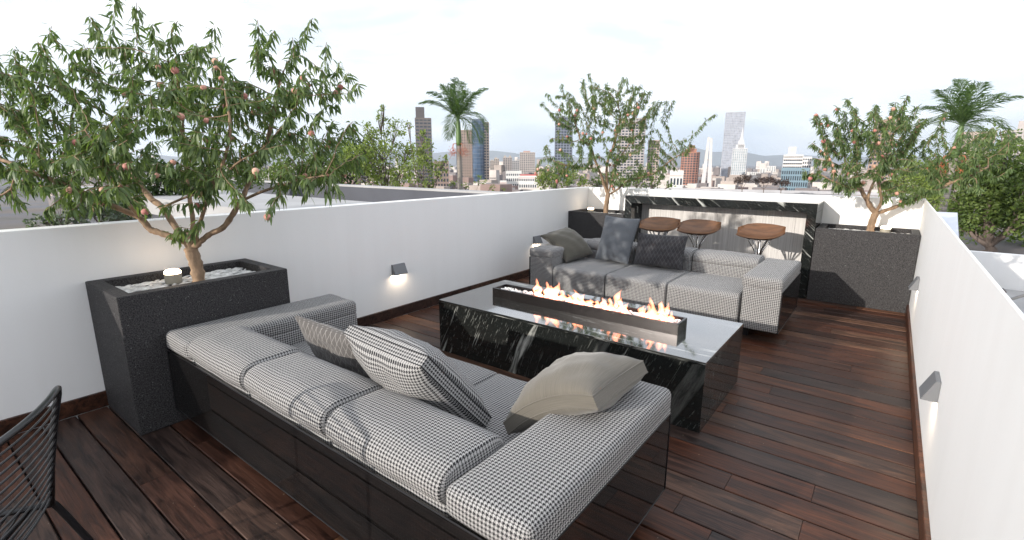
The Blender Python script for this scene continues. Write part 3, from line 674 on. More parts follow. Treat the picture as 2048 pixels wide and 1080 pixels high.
NEAR_CROWN=[(-4.151,0.701,1.917,0.275), (-4.072,0.636,1.567,0.297), (-3.928,0.494,1.317,0.131), (-3.839,0.814,1.710,0.313), (-3.767,0.869,2.039,0.141), (-4.035,0.790,2.274,0.078), (-3.968,0.841,2.180,0.065), (-3.534,0.670,1.431,0.239), (-3.826,1.076,1.903,0.317), (-3.186,0.809,1.509,0.244), (-3.038,1.049,1.665,0.281), (-3.571,1.271,1.990,0.234), (-3.586,1.133,2.181,0.097), (-3.426,1.256,2.222,0.091), (-3.413,1.265,2.329,0.032), (-3.696,1.049,2.140,0.129), (-3.779,0.986,2.208,0.065), (-3.142,1.346,1.712,0.282), (-3.267,1.377,2.004,0.162), (-3.144,1.345,2.160,0.050), (-3.123,1.613,1.816,0.267), (-3.124,1.612,2.106,0.127), (-2.967,1.732,2.206,0.060), (-3.019,1.692,2.050,0.084), (-2.794,1.612,1.713,0.235), (-2.869,1.807,1.935,0.134), (-2.826,1.840,2.050,0.053), (-2.777,1.751,1.574,0.210), (-2.660,1.841,1.721,0.113), (-2.710,1.425,1.485,0.175), (-2.806,1.226,1.459,0.127), (-2.686,1.821,1.470,0.146), (-2.587,1.456,1.310,0.092), (-2.489,1.594,1.307,0.076), (-2.615,1.246,1.268,0.076), (-2.625,1.364,1.327,0.084), (-2.626,1.867,1.907,0.045), (-3.214,1.166,1.093,0.054), (-3.340,1.070,1.123,0.036), (-2.950,1.116,1.299,0.084), (-2.695,1.185,1.307,0.076), (-3.110,0.868,1.306,0.108), (-4.356,0.419,1.680,0.344), (-4.146,0.327,1.344,0.204), (-4.276,0.480,1.984,0.188), (-3.318,0.709,1.305,0.095), (-3.509,0.563,1.279,0.095)]
FARL_LIMBS=[[(-3.289,6.563,0.769),(-3.283,6.568,0.915),(-3.270,6.577,1.060)],
 [(-3.270,6.577,1.060),(-3.328,6.533,1.218),(-3.360,6.509,1.332),(-3.432,6.454,1.416),(-3.576,6.344,1.437),(-3.724,6.105,1.472)],
 [(-3.360,6.509,1.332),(-3.483,6.540,1.543),(-3.547,6.492,1.741),(-3.664,6.402,1.838)],
 [(-3.277,6.572,1.089),(-3.320,6.602,1.331),(-3.310,6.610,1.544),(-3.272,6.702,1.756),(-3.216,6.745,2.103)],
 [(-3.265,6.581,1.074),(-3.187,6.515,1.264),(-3.105,6.452,1.474),(-3.013,6.522,1.678)],
 [(-3.264,6.582,1.046),(-3.158,6.664,1.132),(-3.053,6.680,1.228),(-2.893,6.740,1.293),(-2.655,6.796,1.373),(-2.508,6.908,1.531),(-2.318,7.054,1.680)]]
FARL_CROWN=[(-3.792,6.178,2.261,0.243), (-3.924,6.078,1.750,0.197), (-4.033,5.994,1.436,0.182), (-3.669,6.398,2.033,0.369), (-3.497,6.656,2.318,0.351), (-3.636,6.423,2.508,0.108), (-3.205,6.753,2.543,0.100), (-3.132,6.557,2.186,0.389), (-2.956,6.944,2.000,0.346), (-2.931,6.585,1.678,0.310), (-3.242,6.221,1.675,0.305), (-3.614,6.189,1.576,0.269), (-2.914,6.976,2.308,0.154), (-2.673,7.034,1.685,0.152), (-2.614,6.827,1.441,0.206), (-2.344,7.034,1.748,0.206), (-2.230,7.121,1.935,0.103), (-2.422,6.974,1.476,0.118), (-3.055,6.490,1.337,0.236), (-3.670,6.020,1.369,0.221), (-2.988,6.793,2.364,0.114), (-3.515,6.516,2.576,0.092), (-3.269,6.579,2.429,0.167), (-2.705,7.136,2.104,0.108)]
FARR_LIMBS=[[(-0.126,6.566,0.786),(-0.120,6.570,0.879),(-0.103,6.583,0.981)],
 [(-0.103,6.583,0.981),(-0.171,6.531,1.078),(-0.187,6.519,1.173),(-0.164,6.662,1.301),(-0.137,6.683,1.424),(-0.095,6.715,1.592)],
 [(-0.100,6.585,0.992),(-0.068,6.484,1.128),(-0.119,6.382,1.336),(-0.078,6.350,1.438),(0.009,6.417,1.538)],
 [(-0.171,6.531,1.078),(-0.259,6.464,1.236),(-0.324,6.540,1.407),(-0.434,6.456,1.507)],
 [(-0.098,6.587,0.976),(0.023,6.679,1.030),(0.173,6.731,1.109),(0.296,6.762,1.176),(0.446,6.877,1.285),(0.625,6.950,1.379),(0.753,7.049,1.465)],
 [(-0.259,6.464,1.236),(-0.387,6.178,1.274),(-0.512,6.019,1.336)]]
FARR_CROWN=[(-0.607,6.198,1.817,0.122), (-0.570,6.226,1.486,0.178), (-0.714,6.116,1.382,0.122), (-0.456,6.439,1.694,0.238), (-0.281,6.573,1.824,0.238), (-0.252,6.217,1.537,0.246), (-0.059,6.616,1.743,0.256), (-0.041,6.379,1.463,0.225), (-0.432,6.457,2.026,0.068), (-0.084,6.724,2.077,0.068), (0.097,6.862,1.977,0.091), (0.158,6.909,1.696,0.215), (0.289,6.883,1.488,0.200), (0.141,6.518,1.313,0.150), (0.534,6.944,1.464,0.240), (0.796,7.270,1.464,0.200), (-0.367,6.130,1.312,0.182), (0.393,6.710,1.264,0.139), (0.652,6.908,1.300,0.161), (-0.230,6.486,1.943,0.139), (-0.585,5.963,1.261,0.075), (0.024,6.806,1.901,0.113), (-0.562,6.232,1.966,0.056)]
B_DARK=(-308.7,284.8,12.8,36.0)  # x y width top
B_DARKTOP=(-309.0,284.4,7.1,46.0)  # x y width top
B_LOWBROWN=(-213.8,210.5,8.5,1.3)  # x y width top
B_BEIGE=(-290.4,317.1,10.1,27.6)  # x y width top
B_GREYSLIM=(-302.0,320.0,6.0,22.3)  # x y width top
B_GLASS=(-263.7,300.8,9.4,34.1)  # x y width top
B_GLASSSIDE=(-261.4,308.0,4.3,32.2)  # x y width top
B_TWIN1=(-447.2,538.6,5.6,4.0)  # x y width top
B_TWIN2=(-442.3,542.5,7.0,6.7)  # x y width top
B_TW3=(-399.6,512.7,11.6,7.6)  # x y width top
B_STEP=(-384.3,511.7,11.5,3.8)  # x y width top
B_WIDE=(-361.5,503.7,18.4,13.4)  # x y width top
B_CLASSIC=(-199.7,262.7,9.9,-5.0)  # x y width top
B_REDROOF=(-174.1,244.3,12.0,-7.4)  # x y width top
B_REDLOW=(-192.7,242.9,4.1,-10.8)  # x y width top
B_BLUE=(-225.3,366.2,14.6,38.7)  # x y width top
B_PALE=(-184.3,410.5,22.5,38.5)  # x y width top
B_PALE2=(-170.4,427.3,9.7,20.5)  # x y width top
B_BROWN=(-129.0,399.7,13.7,9.4)  # x y width top
B_ANGEL=(-98.5,283.4,7.1,-5.6)  # x y width top
B_OBEL=(-105.3,365.1,6.2,19.5)  # x y width top
B_BIG=(-143.6,582.6,19.2,54.9)  # x y width top
B_SPIRE=(-113.2,487.0,11.9,14.2)  # x y width top
B_W1=(-227.9,870.7,10.7,-13.3)  # x y width top
B_W2=(-179.9,881.8,16.0,-12.8)  # x y width top
B_W3=(-163.2,864.7,11.2,-7.0)  # x y width top
B_W4=(-149.9,846.8,12.2,-3.0)  # x y width top
B_W5=(-145.4,888.2,11.2,-12.5)  # x y width top
B_HOTEL=(-59.9,415.7,12.1,6.9)  # x y width top
B_HOTELTOP=(-60.0,415.7,5.1,13.6)  # x y width top
B_HOTEL2=(-55.9,456.6,6.1,5.8)  # x y width top
B_CYAN=(-45.3,326.9,13.5,-2.1)  # x y width top
B_BR2=(-9.0,419.9,11.3,28.3)  # x y width top
B_PINK=(33.1,378.6,15.9,17.7)  # x y width top
B_GREYR=(59.7,415.7,22.6,20.2)  # x y width top
B_GREYRT=(59.2,417.8,14.2,27.6)  # x y width top
PALM1=((-12.356,13.089,0.449),(-12.381,13.066,3.097))
PALM2=((1.186,17.961,0.149),(1.259,17.956,2.571))
F_BIRCH=([(-12.59,9.87,2.83,0.229), (-12.33,10.20,2.48,0.359), (-12.78,9.62,2.46,0.294), (-12.53,9.95,1.88,0.620), (-12.26,10.28,1.43,0.653), (-12.85,9.53,1.72,0.571), (-13.15,9.11,1.57,0.490), (-12.92,9.44,1.12,0.490), (-12.56,9.91,0.97,0.490), (-12.05,10.53,1.88,0.359), (-12.54,9.94,3.12,0.131)],(-12.57,9.90))
F_BIRCH2=([(-11.01,10.19,1.86,0.383), (-11.12,10.07,1.29,0.536), (-10.72,10.49,1.29,0.337), (-10.93,10.27,0.92,0.306), (-11.32,9.84,2.56,0.153), (-11.05,10.15,2.29,0.214), (-10.61,10.60,1.58,0.153)],(-11.08,10.11))
F_LOWR=([(-11.86,12.18,0.84,0.173), (-11.56,12.47,0.73,0.139), (-11.17,12.81,0.89,0.208), (-10.85,13.09,0.69,0.139), (-10.55,13.33,0.62,0.087)],(-11.43,12.58))
F_DARK1=([(-21.36,14.83,2.10,1.061), (-21.90,14.02,1.38,1.061), (-20.94,15.41,2.34,0.796), (-20.83,15.56,1.38,1.061), (-21.53,14.58,1.02,0.796)],(-21.56,14.54))
F_DARK2=([(-20.86,11.87,1.39,1.102), (-20.45,12.55,0.95,0.980), (-21.26,11.14,0.96,0.980)],(-20.90,11.79))
F_HEDGE1=([(-6.67,2.12,1.18,0.321), (-6.74,1.88,1.08,0.321), (-6.78,1.74,0.97,0.250), (-6.61,2.29,1.12,0.286), (-6.57,2.43,1.06,0.200), (-6.69,2.05,1.35,0.250), (-6.80,1.67,1.09,0.214)],(-6.71,1.99))
F_HEDGE2=([(-6.08,1.21,1.03,0.177), (-6.11,1.07,1.01,0.127), (-6.05,1.35,1.05,0.177), (-6.13,0.96,0.96,0.089), (-6.14,0.86,0.93,0.063), (-6.03,1.46,1.01,0.139)],(-6.09,1.19))
F_HEDGE3=([(-9.32,3.63,1.12,0.357), (-9.20,3.91,1.15,0.306), (-9.08,4.20,1.19,0.255), (-9.39,3.44,1.20,0.306)],(-9.30,3.69))
F_BACK1=([(-6.60,10.02,1.28,0.269), (-6.69,9.96,1.04,0.220), (-6.44,10.12,1.10,0.269), (-6.14,10.31,1.16,0.269), (-6.35,10.18,1.39,0.171), (-5.88,10.46,1.05,0.171)],(-6.44,10.13))
F_BACK2=([(-5.86,11.04,1.03,0.204), (-5.32,11.31,1.07,0.230), (-4.94,11.48,1.10,0.255), (-4.56,11.64,1.04,0.204), (-4.23,11.76,0.97,0.115), (-5.59,11.18,1.15,0.204), (-4.79,11.55,1.28,0.179)],(-5.04,11.44))
F_RIGHT1=([(2.54,25.88,1.46,1.061), (3.19,25.80,1.65,1.194), (2.24,25.90,0.71,1.061), (3.11,25.81,0.45,1.327), (3.84,25.71,0.76,1.459), (3.78,25.72,-0.06,1.061), (2.69,25.86,-0.42,1.061), (2.28,25.90,-0.06,0.796), (3.28,25.79,-0.49,0.637), (2.48,25.88,-0.92,0.318), (4.21,25.66,-0.41,0.796), (2.77,25.85,0.91,1.061)],(3.24,25.80))
F_RIGHT2=([(1.86,33.95,1.19,1.214), (1.57,33.96,0.42,1.041), (2.24,33.93,-0.07,0.971), (1.20,33.98,0.93,0.867), (2.54,33.90,-0.82,0.763), (2.28,33.92,0.95,1.041)],(2.15,33.93))
F_RIGHT3=([(0.20,15.00,1.30,0.398), (0.15,15.00,1.01,0.367), (0.53,14.99,0.90,0.367), (-0.05,15.00,1.06,0.276), (-0.11,15.00,0.82,0.184), (0.83,14.98,0.69,0.276), (0.25,15.00,1.59,0.214)],(0.28,15.00))
F_RIGHT4=([(4.73,29.62,1.47,1.531), (5.50,29.49,0.08,2.143), (5.42,29.51,-1.16,1.531)],(5.59,29.48))
F_AUTUMN1=([(-47.41,204.58,-5.11,1.714), (-45.29,205.06,-4.13,1.714), (-43.60,205.42,-4.10,1.500)],(-45.54,205.00))
F_AUTUMN2=([(-41.66,210.93,-4.95,1.536), (-39.47,211.35,-4.72,1.755), (-37.45,211.71,-4.69,1.536)],(-39.24,211.39))
F_AUTUMN3=([(-36.19,217.00,-5.56,1.347), (-34.33,217.31,-5.52,1.571), (-32.44,217.60,-5.87,1.347)],(-34.17,217.33))
# ================================================================ trees
def colonize(limbs, crown, step, natt, seed, kill=1.6, iters=90, shoots=60):
    r = random.Random(seed); P = []; par = []
    for l in limbs:
        pts = bez(l, 5); st = Vector(l[0]); prev = -1
        if P:
            prev = min(range(len(P)), key=lambda i: (P[i]-st).length_squared)
        for k, p in enumerate(pts):
            if k == 0 and prev >= 0: continue
            P.append(Vector(p)); par.append(prev); prev = len(P)-1
    nl = len(P)
    vol = [c[3]**2.4 for c in crown]; tot = sum(vol); A = []
    for c, v in zip(crown, vol):
        for _ in range(max(9, int(natt*v/tot))):
            while True:
                d = Vector((r.uniform(-1, 1), r.uniform(-1, 1), r.uniform(-1, 1)))
                if d.length < 1: break
            A.append(Vector(c[:3])+d*c[3])
    alive = list(range(len(A)))
    for it in range(iters):
        if not alive: break
        kd = kdtree.KDTree(len(P))
        for i, p in enumerate(P): kd.insert(p, i)
        kd.balance(); pull = {}; na = []
        for a in alive:
            _, i, d = kd.find(A[a])
            if d < step*kill: continue
            na.append(a); v = pull.setdefault(i, Vector()); v += (A[a]-P[i]).normalized()
        alive = na
        if not pull: break
        for i, v in pull.items():
            if v.length < 1e-4: continue
            d = (v.normalized()+Vector((r.gauss(0, .12), r.gauss(0, .12), r.gauss(0, .1)+.05))).normalized(); P.append(P[i]+d*step); par.append(i)
    # leader shoots rising out of the crown
    kids = set(par); tips = [i for i in range(nl, len(P)) if i not in kids]; cz = sum(p.z for p in P)/len(P); cx = sum((p for p in P), Vector())/len(P)
    hi = [i for i in tips if P[i].z > cz+.1]
    for i in r.sample(hi, min(len(hi), shoots)):
        d = ((P[i]-cx).normalized()*.55+Vector((r.gauss(0, .2), r.gauss(0, .2), r.uniform(.5, 1.1)))).normalized(); k = i
        for s in range(r.choice((2, 3, 3, 4, 5))):
            d = (d+Vector((r.gauss(0, .1), r.gauss(0, .1), -.03))).normalized(); P.append(P[k]+d*step*.8); par.append(k); k = len(P)-1
    return P, par, nl
LEAF_P = [(0, 0, 0), (.28, -.105, .012), (.28, .105, .012), (.66, -.085, -.075), (.66, .085, -.075), (1, 0, -.26), (.30, 0, -.015), (.66, 0, -.10)]
LEAF_F = [(0, 1, 6), (0, 6, 2), (1, 3, 7, 6), (6, 7, 4, 2), (3, 5, 7), (7, 5, 4)]
def leaf_frame(d, up, s, r):
    d = d.normalized(); y = up.cross(d)
    y = y.normalized() if y.length > 1e-5 else d.orthogonal().normalized()
    a = r.uniform(-.9, .9); z = d.cross(y); y, z = y*math.cos(a)+z*math.sin(a), z*math.cos(a)-y*math.sin(a)
    return Matrix((d*s, y*s, z*s)).transposed()
def peach_tree(label, base, limbs, crown, step, natt, seed, leafn, leafs, rbase, npeach, pr, nobj=0, sides=6):
    t = thing('peach_tree', label, 'tree', base, group='peach trees growing in planters'); B = Vector(base); r = random.Random(seed+1)
    P, par, nl = colonize(limbs, crown, step, natt, seed)
    n = len(P); w = [0]*n; ch = [[] for _ in range(n)]
    for i, p in enumerate(par):
        if p >= 0: ch[p].append(i)
    order = []; st = [i for i in range(n) if par[i] < 0]
    while st: i = st.pop(); order.append(i); st += ch[i]
    tips = [0]*n
    for i in reversed(order): tips[i] = max(1, sum(tips[c] for c in ch[i]))
    mx_ = tips[order[0]]; rad = [max(.0016, rbase*(q/mx_)**.5) for q in tips]
    # branch mesh: chains
    m = MB(); done = set()
    for i in order:
        for c in ch[i]:
            if c in done: continue
            if par[i] >= 0 or True:
                chain = [i, c]; done.add(c); k = c
                while ch[k]:
                    nx = max(ch[k], key=lambda q: tips[q])
                    if nx in done: break
                    done.add(nx); chain.append(nx); k = nx
                pts = [P[q]-B for q in chain]; rs = [min(rad[chain[1]]*1.12, rad[i])]+[rad[q] for q in chain[1:]]
                if chain[0] == order[0]: rs[0] = rbase*1.12
                big = rs[0] > .012
                m.tube(pts, [q*(1+(.09*math.sin(j*2.1+seed)+.05*r.uniform(-1, 1) if big else 0)) for j, q in enumerate(rs)], 12 if rs[0] > .025 else (sides if big else 4), cap=False)
    trunk = m.build('trunk', M['bark'], t, smooth=True)
    # leaves
    V = []; F = []; cand = []; cpos = Vector((0, 0, 1.5))
    nodes = [i for i in range(nl//3, n) if tips[i] <= 5 and (i >= nl or not ch[i] or r.random() < .4)]
    per = leafn/max(1, len(nodes))
    for i in nodes:
        d = (P[i]-P[par[i]]).normalized() if par[i] >= 0 else Vector((0, 0, 1))
        k = int(per*(1.5 if not ch[i] else 1)+r.random())
        for _ in range(k):
            rv = Vector((r.gauss(0, 1), r.gauss(0, 1), r.gauss(0, .5))).normalized()
            dd = (d*.35+rv*.6+Vector((0, 0, -r.uniform(.2, 1.45)))).normalized()
            s = leafs*r.uniform(.6, 1.15); cand.append(((P[i].lerp(P[par[i]], r.random()) if par[i] >= 0 else P[i])+rv*.008-B, leaf_frame(dd, Vector((0, 0, 1)), s, r)))
    near = set()
    if nobj:
        # leaves on the side nearest the viewer show largest
        ds = sorted(range(len(cand)), key=lambda k: (cand[k][0]+B-cpos).length/ max(.3, 1))[:nobj]; near = set(ds)
        base_me = bpy.data.meshes.new('leaf'); base_me.from_pydata(LEAF_P, [], LEAF_F); base_me.materials.append(M['leaf'])
        for p in base_me.polygons: p.use_smooth = True
        for k in ds:
            o = bpy.data.objects.new('leaf', base_me); link(o, t); mm = cand[k][1].to_4x4(); mm.translation = cand[k][0]; o.matrix_local = mm
    LP = np.array(LEAF_P); VV = []; FF = []
    for k, (p, mm) in enumerate(cand):
        if k in near: continue
        A = LP@np.array(mm).T+np.array(p); b = len(VV)*8; VV.append(A)
        for f in LEAF_F: FF.append(tuple(b+q for q in f))
    VV = np.concatenate(VV)
    o = mesh('leaf_mass', VV, FF, M['leaf'], t, smooth=True); o['kind'] = 'stuff'
    # peaches
    if not hasattr(peach_tree, 'me'):
        a = MB(); prof = [(.001, .93)]+[(math.sin(math.pi*q/10)*(1+.03*math.cos(q)), -math.cos(math.pi*q/10)) for q in range(9, 0, -1)]+[(.001, -1.0)]
        V2 = []; F2 = []; seg = 14
        for rr_, z in prof:
            for j in range(seg):
                an = 2*math.pi*j/seg; dent = 1-.10*math.exp(-(min(an, 2*math.pi-an)/.28)**2); V2.append((rr_*math.cos(an)*dent, rr_*math.sin(an)*dent, z))
        for i in range(len(prof)-1):
            for j in range(seg): F2.append((i*seg+j, (i+1)*seg+j, (i+1)*seg+(j+1) % seg, i*seg+(j+1) % seg))
        o = mesh('peach', V2, F2, M['peach'], None, smooth=True); peach_tree.me = o.data; bpy.data.objects.remove(o)
    cn = [i for i in nodes if r.random() < .9]
    for k in range(npeach):
        i = r.choice(cn); s = pr*r.uniform(.8, 1.12); o = bpy.data.objects.new('peach', peach_tree.me); link(o, t)
        # bias towards the outside seen by the viewer
        best = max((r.choice(cn) for _ in range(3)), key=lambda q: -(P[q]-cpos).length)
        o.location = P[best]-B+Vector((0, 0, -s*1.02)); o.scale = (s, s, s); o.rotation_euler = (r.uniform(-.5, .5), r.uniform(-.5, .5), r.uniform(0, 6))
    return t
peach_tree('large near peach tree with hanging fruit, growing from the planter in the left foreground', (-3.36, 1.18, .745), NEAR_LIMBS, NEAR_CROWN, .055, 3400, 21, 13500, .068, .037, 64, .0175, 300, 7)
peach_tree('peach tree growing from the far left corner planter left of the bar', (-3.28, 6.57, .75), FARL_LIMBS, FARL_CROWN, .07, 1800, 33, 10500, .060, .034, 46, .020)
peach_tree('peach tree growing from the far right planter, one long limb reaching right', (-.12, 6.57, .75), FARR_LIMBS, FARR_CROWN, .07, 1800, 46, 10500, .060, .036, 46, .020)
# ---------------------------------------------------------------- leafy background plants
def leafy(name, label, cat, data, gz, leaf, dens, mt, tr=.05, seed=1, group='trees and bushes beyond the terrace walls', bark='bark_dark', squash=1, core=0):
    cl, (bx, by) = data; t = thing(name, label, cat, (bx, by, gz), group=group); B = Vector((bx, by, gz)); r = random.Random(seed); m = MB()
    zc = min(c[2]-c[3] for c in cl); top = Vector((bx, by, max(gz+.2, (zc+gz)/2*.4+zc*.6)))
    m.tube(bez([B, (B+top)/2+Vector((tr*.6, tr*.3, 0)), top], 4), [tr*(1.35-.1*i) for i in range(9)], 8, cap=False)
    for c in cl:
        e = Vector(c[:3]); mid = top.lerp(e, .5)+Vector((r.uniform(-.3, .3), r.uniform(-.3, .3), -.1))*c[3]
        m.tube(bez([top, mid, e], 4), [tr*.55*(1-.1*i) for i in range(9)], 5, cap=False)
        for _ in range(7):
            d = Vector((r.gauss(0, 1), r.gauss(0, 1), r.gauss(.3, .8))).normalized()*c[3]*.95; m.tube([e.lerp(mid, .4), e+d*.5+Vector((0, 0, -.03)), e+d], [tr*.22, tr*.13, tr*.05], 4, cap=False)
    m.v = [tuple(Vector(q)-B) for q in m.v]; m.build('trunk', M[bark], t, smooth=True)
    V = []; F = []
    for c in cl:
        R0 = c[3]; nsub = 16+int(R0*10); subs = []
        for _ in range(nsub):
            d = Vector((r.gauss(0, 1), r.gauss(0, 1), r.gauss(0, 1))).normalized(); subs.append((Vector(c[:3])+d*R0*r.uniform(.35, .95), R0*r.uniform(.22, .42)))
        n = int(dens*5.5*R0**2/leaf**2)
        for _ in range(n):
            s_, rs = r.choice(subs); d = Vector((r.gauss(0, 1), r.gauss(0, 1), r.gauss(0, 1))).normalized()
            p = s_+d*rs*r.uniform(.6, 1.05)
            if p.z < gz+.02: continue
            x = (d+Vector((r.gauss(0, .7), r.gauss(0, .7), r.gauss(-.2, .7)))).normalized(); y = x.cross(Vector((r.gauss(0, 1), r.gauss(0, 1), r.gauss(0, 1)))).normalized(); s = leaf*r.uniform(.6, 1.25)
            b = len(V); p = p-B; z = x.cross(y)
            V += [tuple(p-x*s*.5), tuple(p+y*s*.30+z*s*.07), tuple(p+x*s*.5), tuple(p-y*s*.30+z*s*.07)]; F.append((b, b+1, b+2, b+3))
    o = mesh('crown', V, F, M[mt], t); o['kind'] = 'stuff'; return t
GZ = -1.8
leafy('birch_tree', 'airy yellow green tree beyond the neighbour wall, left of the dark stepped tower', 'tree', F_BIRCH, GZ, .085, 2.6, 'leaf_lime', .05, 1)
leafy('young_tree', 'light green tree in front of the dark stepped tower, left of the first palm', 'tree', F_BIRCH2, GZ, .085, 2.3, 'leaf_lime', .04, 2)
leafy('low_bush', 'low sprigs of leaves at the foot of the left palm', 'bush', F_LOWR, GZ, .07, 1.8, 'leaf_lime', .02, 3)
leafy('broad_tree', 'dark rounded tree behind the near peach tree, beyond the grey neighbour wall', 'tree', F_DARK1, GZ, .16, 3.2, 'leaf_dark', .12, 4)
leafy('broad_tree', 'mid green tree seen through the lower leaves of the near peach tree', 'tree', F_DARK2, GZ, .16, 2.8, 'leaf_mid', .12, 5)
leafy('garden_shrub', 'dark green shrub right behind the left wall above the near planter', 'shrub', F_HEDGE1, GZ, .05, 4.2, 'leaf_dark', .03, 6)
leafy('garden_shrub', 'bluish green shrub rising over the left wall at the picture edge side', 'shrub', F_HEDGE2, GZ, .042, 4, 'leaf_blue', .02, 7)
leafy('garden_shrub', 'mid green shrub behind the pale roof slab', 'shrub', F_HEDGE3, GZ, .06, 3.5, 'leaf_mid', .03, 8)
leafy('garden_shrub', 'sunlit green bush behind the back wall left of the far left peach trunk', 'shrub', F_BACK1, GZ, .055, 3.6, 'leaf_lime', .03, 9)
leafy('garden_shrub', 'green bush behind the back wall over the left end of the bar', 'shrub', F_BACK2, GZ, .055, 3.2, 'leaf_mid', .03, 10)
leafy('broad_tree', 'big round tree with short pale trunk beyond the right wall', 'tree', F_RIGHT1, -1.95, .15, 3.6, 'leaf_mid', .20, 11)
leafy('broad_tree', 'darker tree behind the right palm trunk', 'tree', F_RIGHT2, -1.9, .17, 3.0, 'leaf_mid', .2, 12)
leafy('garden_shrub', 'lime green bush behind the far right planter', 'shrub', F_RIGHT3, GZ, .065, 3.2, 'leaf_lime', .04, 13)
leafy('broad_tree', 'large tree cut by the right picture edge', 'tree', F_RIGHT4, -1.9, .17, 3.0, 'leaf_mid', .2, 14)
for k, (d, l) in enumerate(((F_AUTUMN1, 'leftmost dark brown autumn tree below the tall pale tower'), (F_AUTUMN2, 'middle dark brown autumn tree of the row by the viaduct'), (F_AUTUMN3, 'rightmost dark brown autumn tree beside the blue building'))):
    leafy('autumn_tree', l, 'tree', d, -16, .45, 6.0, 'leaf_brown', .25, 20+k, group='dark trees by the viaduct')
# ---------------------------------------------------------------- palms
def palm(label, base, top, seed, rt=.10, fl=1.45):
    B = Vector(base); T = Vector(top); B = B+(B-T).normalized()*0; G = B+(B-T)*((B.z-GZ)/(T.z-B.z)); t = thing('palm_tree', label, 'palm', (G.x, G.y, GZ), group='palm trees beyond the walls'); O = Vector((G.x, G.y, GZ)); r = random.Random(seed)
    sh = T.lerp(B, .38)
    k = 26; pts = [G.lerp(sh, i/k)-O for i in range(k+1)]; MB().tube(pts, [rt*(1.05-.25*i/k)*(1+.05*(i % 2)) for i in range(k+1)], 10, cap=False).build('trunk', M['palm_trunk'], t, smooth=True)
    pts = [sh.lerp(T, i/8)-O for i in range(9)]; MB().tube(pts, [rt*q for q in (.82, .95, .98, .95, .88, .80, .70, .55, .30)], 12).build('crownshaft', M['palm_shaft'], t, smooth=True)
    spec = [(88, .9), (78, 1.0), (70, .95), (62, 1.0), (76, .9), (50, 1.05), (40, 1.05), (55, 1.0), (30, 1.0), (34, 1.05), (20, 1.0), (12, .95), (45, 1.0), (5, .85), (64, .95)]
    for i, (el, ls) in enumerate(spec):
        az = i*2.399+r.uniform(-.25, .25); e = R_(el+r.uniform(-5, 5)); l = fl*ls*r.uniform(.92, 1.06); d = Vector((math.cos(az)*math.cos(e), math.sin(az)*math.cos(e), math.sin(e))); p = T-O+Vector((0, 0, -.08)); NS = 18; pts = [p.copy()]; drs = []
        for k in range(NS):
            d = (d+Vector((0, 0, -.030-(.075 if el < 35 else 0)-.055*k/NS))).normalized(); p = p+d*l/NS; pts.append(p.copy()); drs.append(d.copy())
        m = MB(); m.tube(pts, [.016*(1-.85*k/NS) for k in range(NS+1)], 4, cap=False)
        for k in range(1, NS+1):
            q = k/NS; dd = drs[k-1]; side = dd.cross(Vector((0, 0, 1))); side = side.normalized() if side.length > .05 else Vector((math.sin(az), -math.cos(az), 0)); upv = side.cross(dd)
            L0 = .66*(math.sin(math.pi*min(1, q*.80+.18))**.7)*l/1.45
            for s in (-1, 1):
                for h in (0, .33, .66):
                    pp = pts[k-1].lerp(pts[k], h); lift = .30 if s > 0 else .22
                    v = (side*s*r.uniform(.55, .8)+dd*1.05+upv*lift*r.uniform(.2, 1.5)+Vector((r.gauss(0, .07), r.gauss(0, .07), 0))).normalized(); v2 = (v+Vector((0, 0, -r.uniform(.35, .9)))).normalized(); w = dd*.018*l/1.45; ll = L0*r.uniform(.8, 1.1); b = len(m.v)
                    mid = pp+v*ll*.55; tip = mid+v2*ll*.45
                    m.v += [tuple(pp), tuple(mid+w), tuple(tip), tuple(mid-w)]; m.f.append((b, b+1, b+2, b+3))
        m.build('frond', M['palm'], t)
    fm = simple('palm_fruit_orange', (.48, .13, .06), .6, 0, .3)
    for k in range(4):
        az = r.uniform(0, 6.28); c = sh-O+Vector((math.cos(az)*.24, math.sin(az)*.24, -.22)); m = MB()
        m.tube(bez([sh-O+Vector((0, 0, .03)), sh-O+Vector((math.cos(az)*.2, math.sin(az)*.2, .06)), c+Vector((0, 0, .1))], 4), .009, 5)
        for _ in range(60):
            q = c+Vector((r.gauss(0, .07), r.gauss(0, .07), r.gauss(0, .08))); b = len(m.v); s = .016
            m.v += [tuple(q+Vector(z)*s) for z in ((1, 0, 0), (-1, 0, 0), (0, 1, 0), (0, -1, 0), (0, 0, 1), (0, 0, -1))]
            m.f += [(b+x, b+y_, b+z) for x, y_, z in ((0, 2, 4), (2, 1, 4), (1, 3, 4), (3, 0, 4), (2, 0, 5), (1, 2, 5), (3, 1, 5), (0, 3, 5))]
        m.build('fruit_cluster', fm, t)['kind'] = 'stuff'
    return t
palm('palm tree with orange fruit beyond the left wall, in front of the glass tower', *PALM1, 5)
palm('palm tree with orange fruit beyond the right wall above the peach tree', *PALM2, 9, fl=1.32)
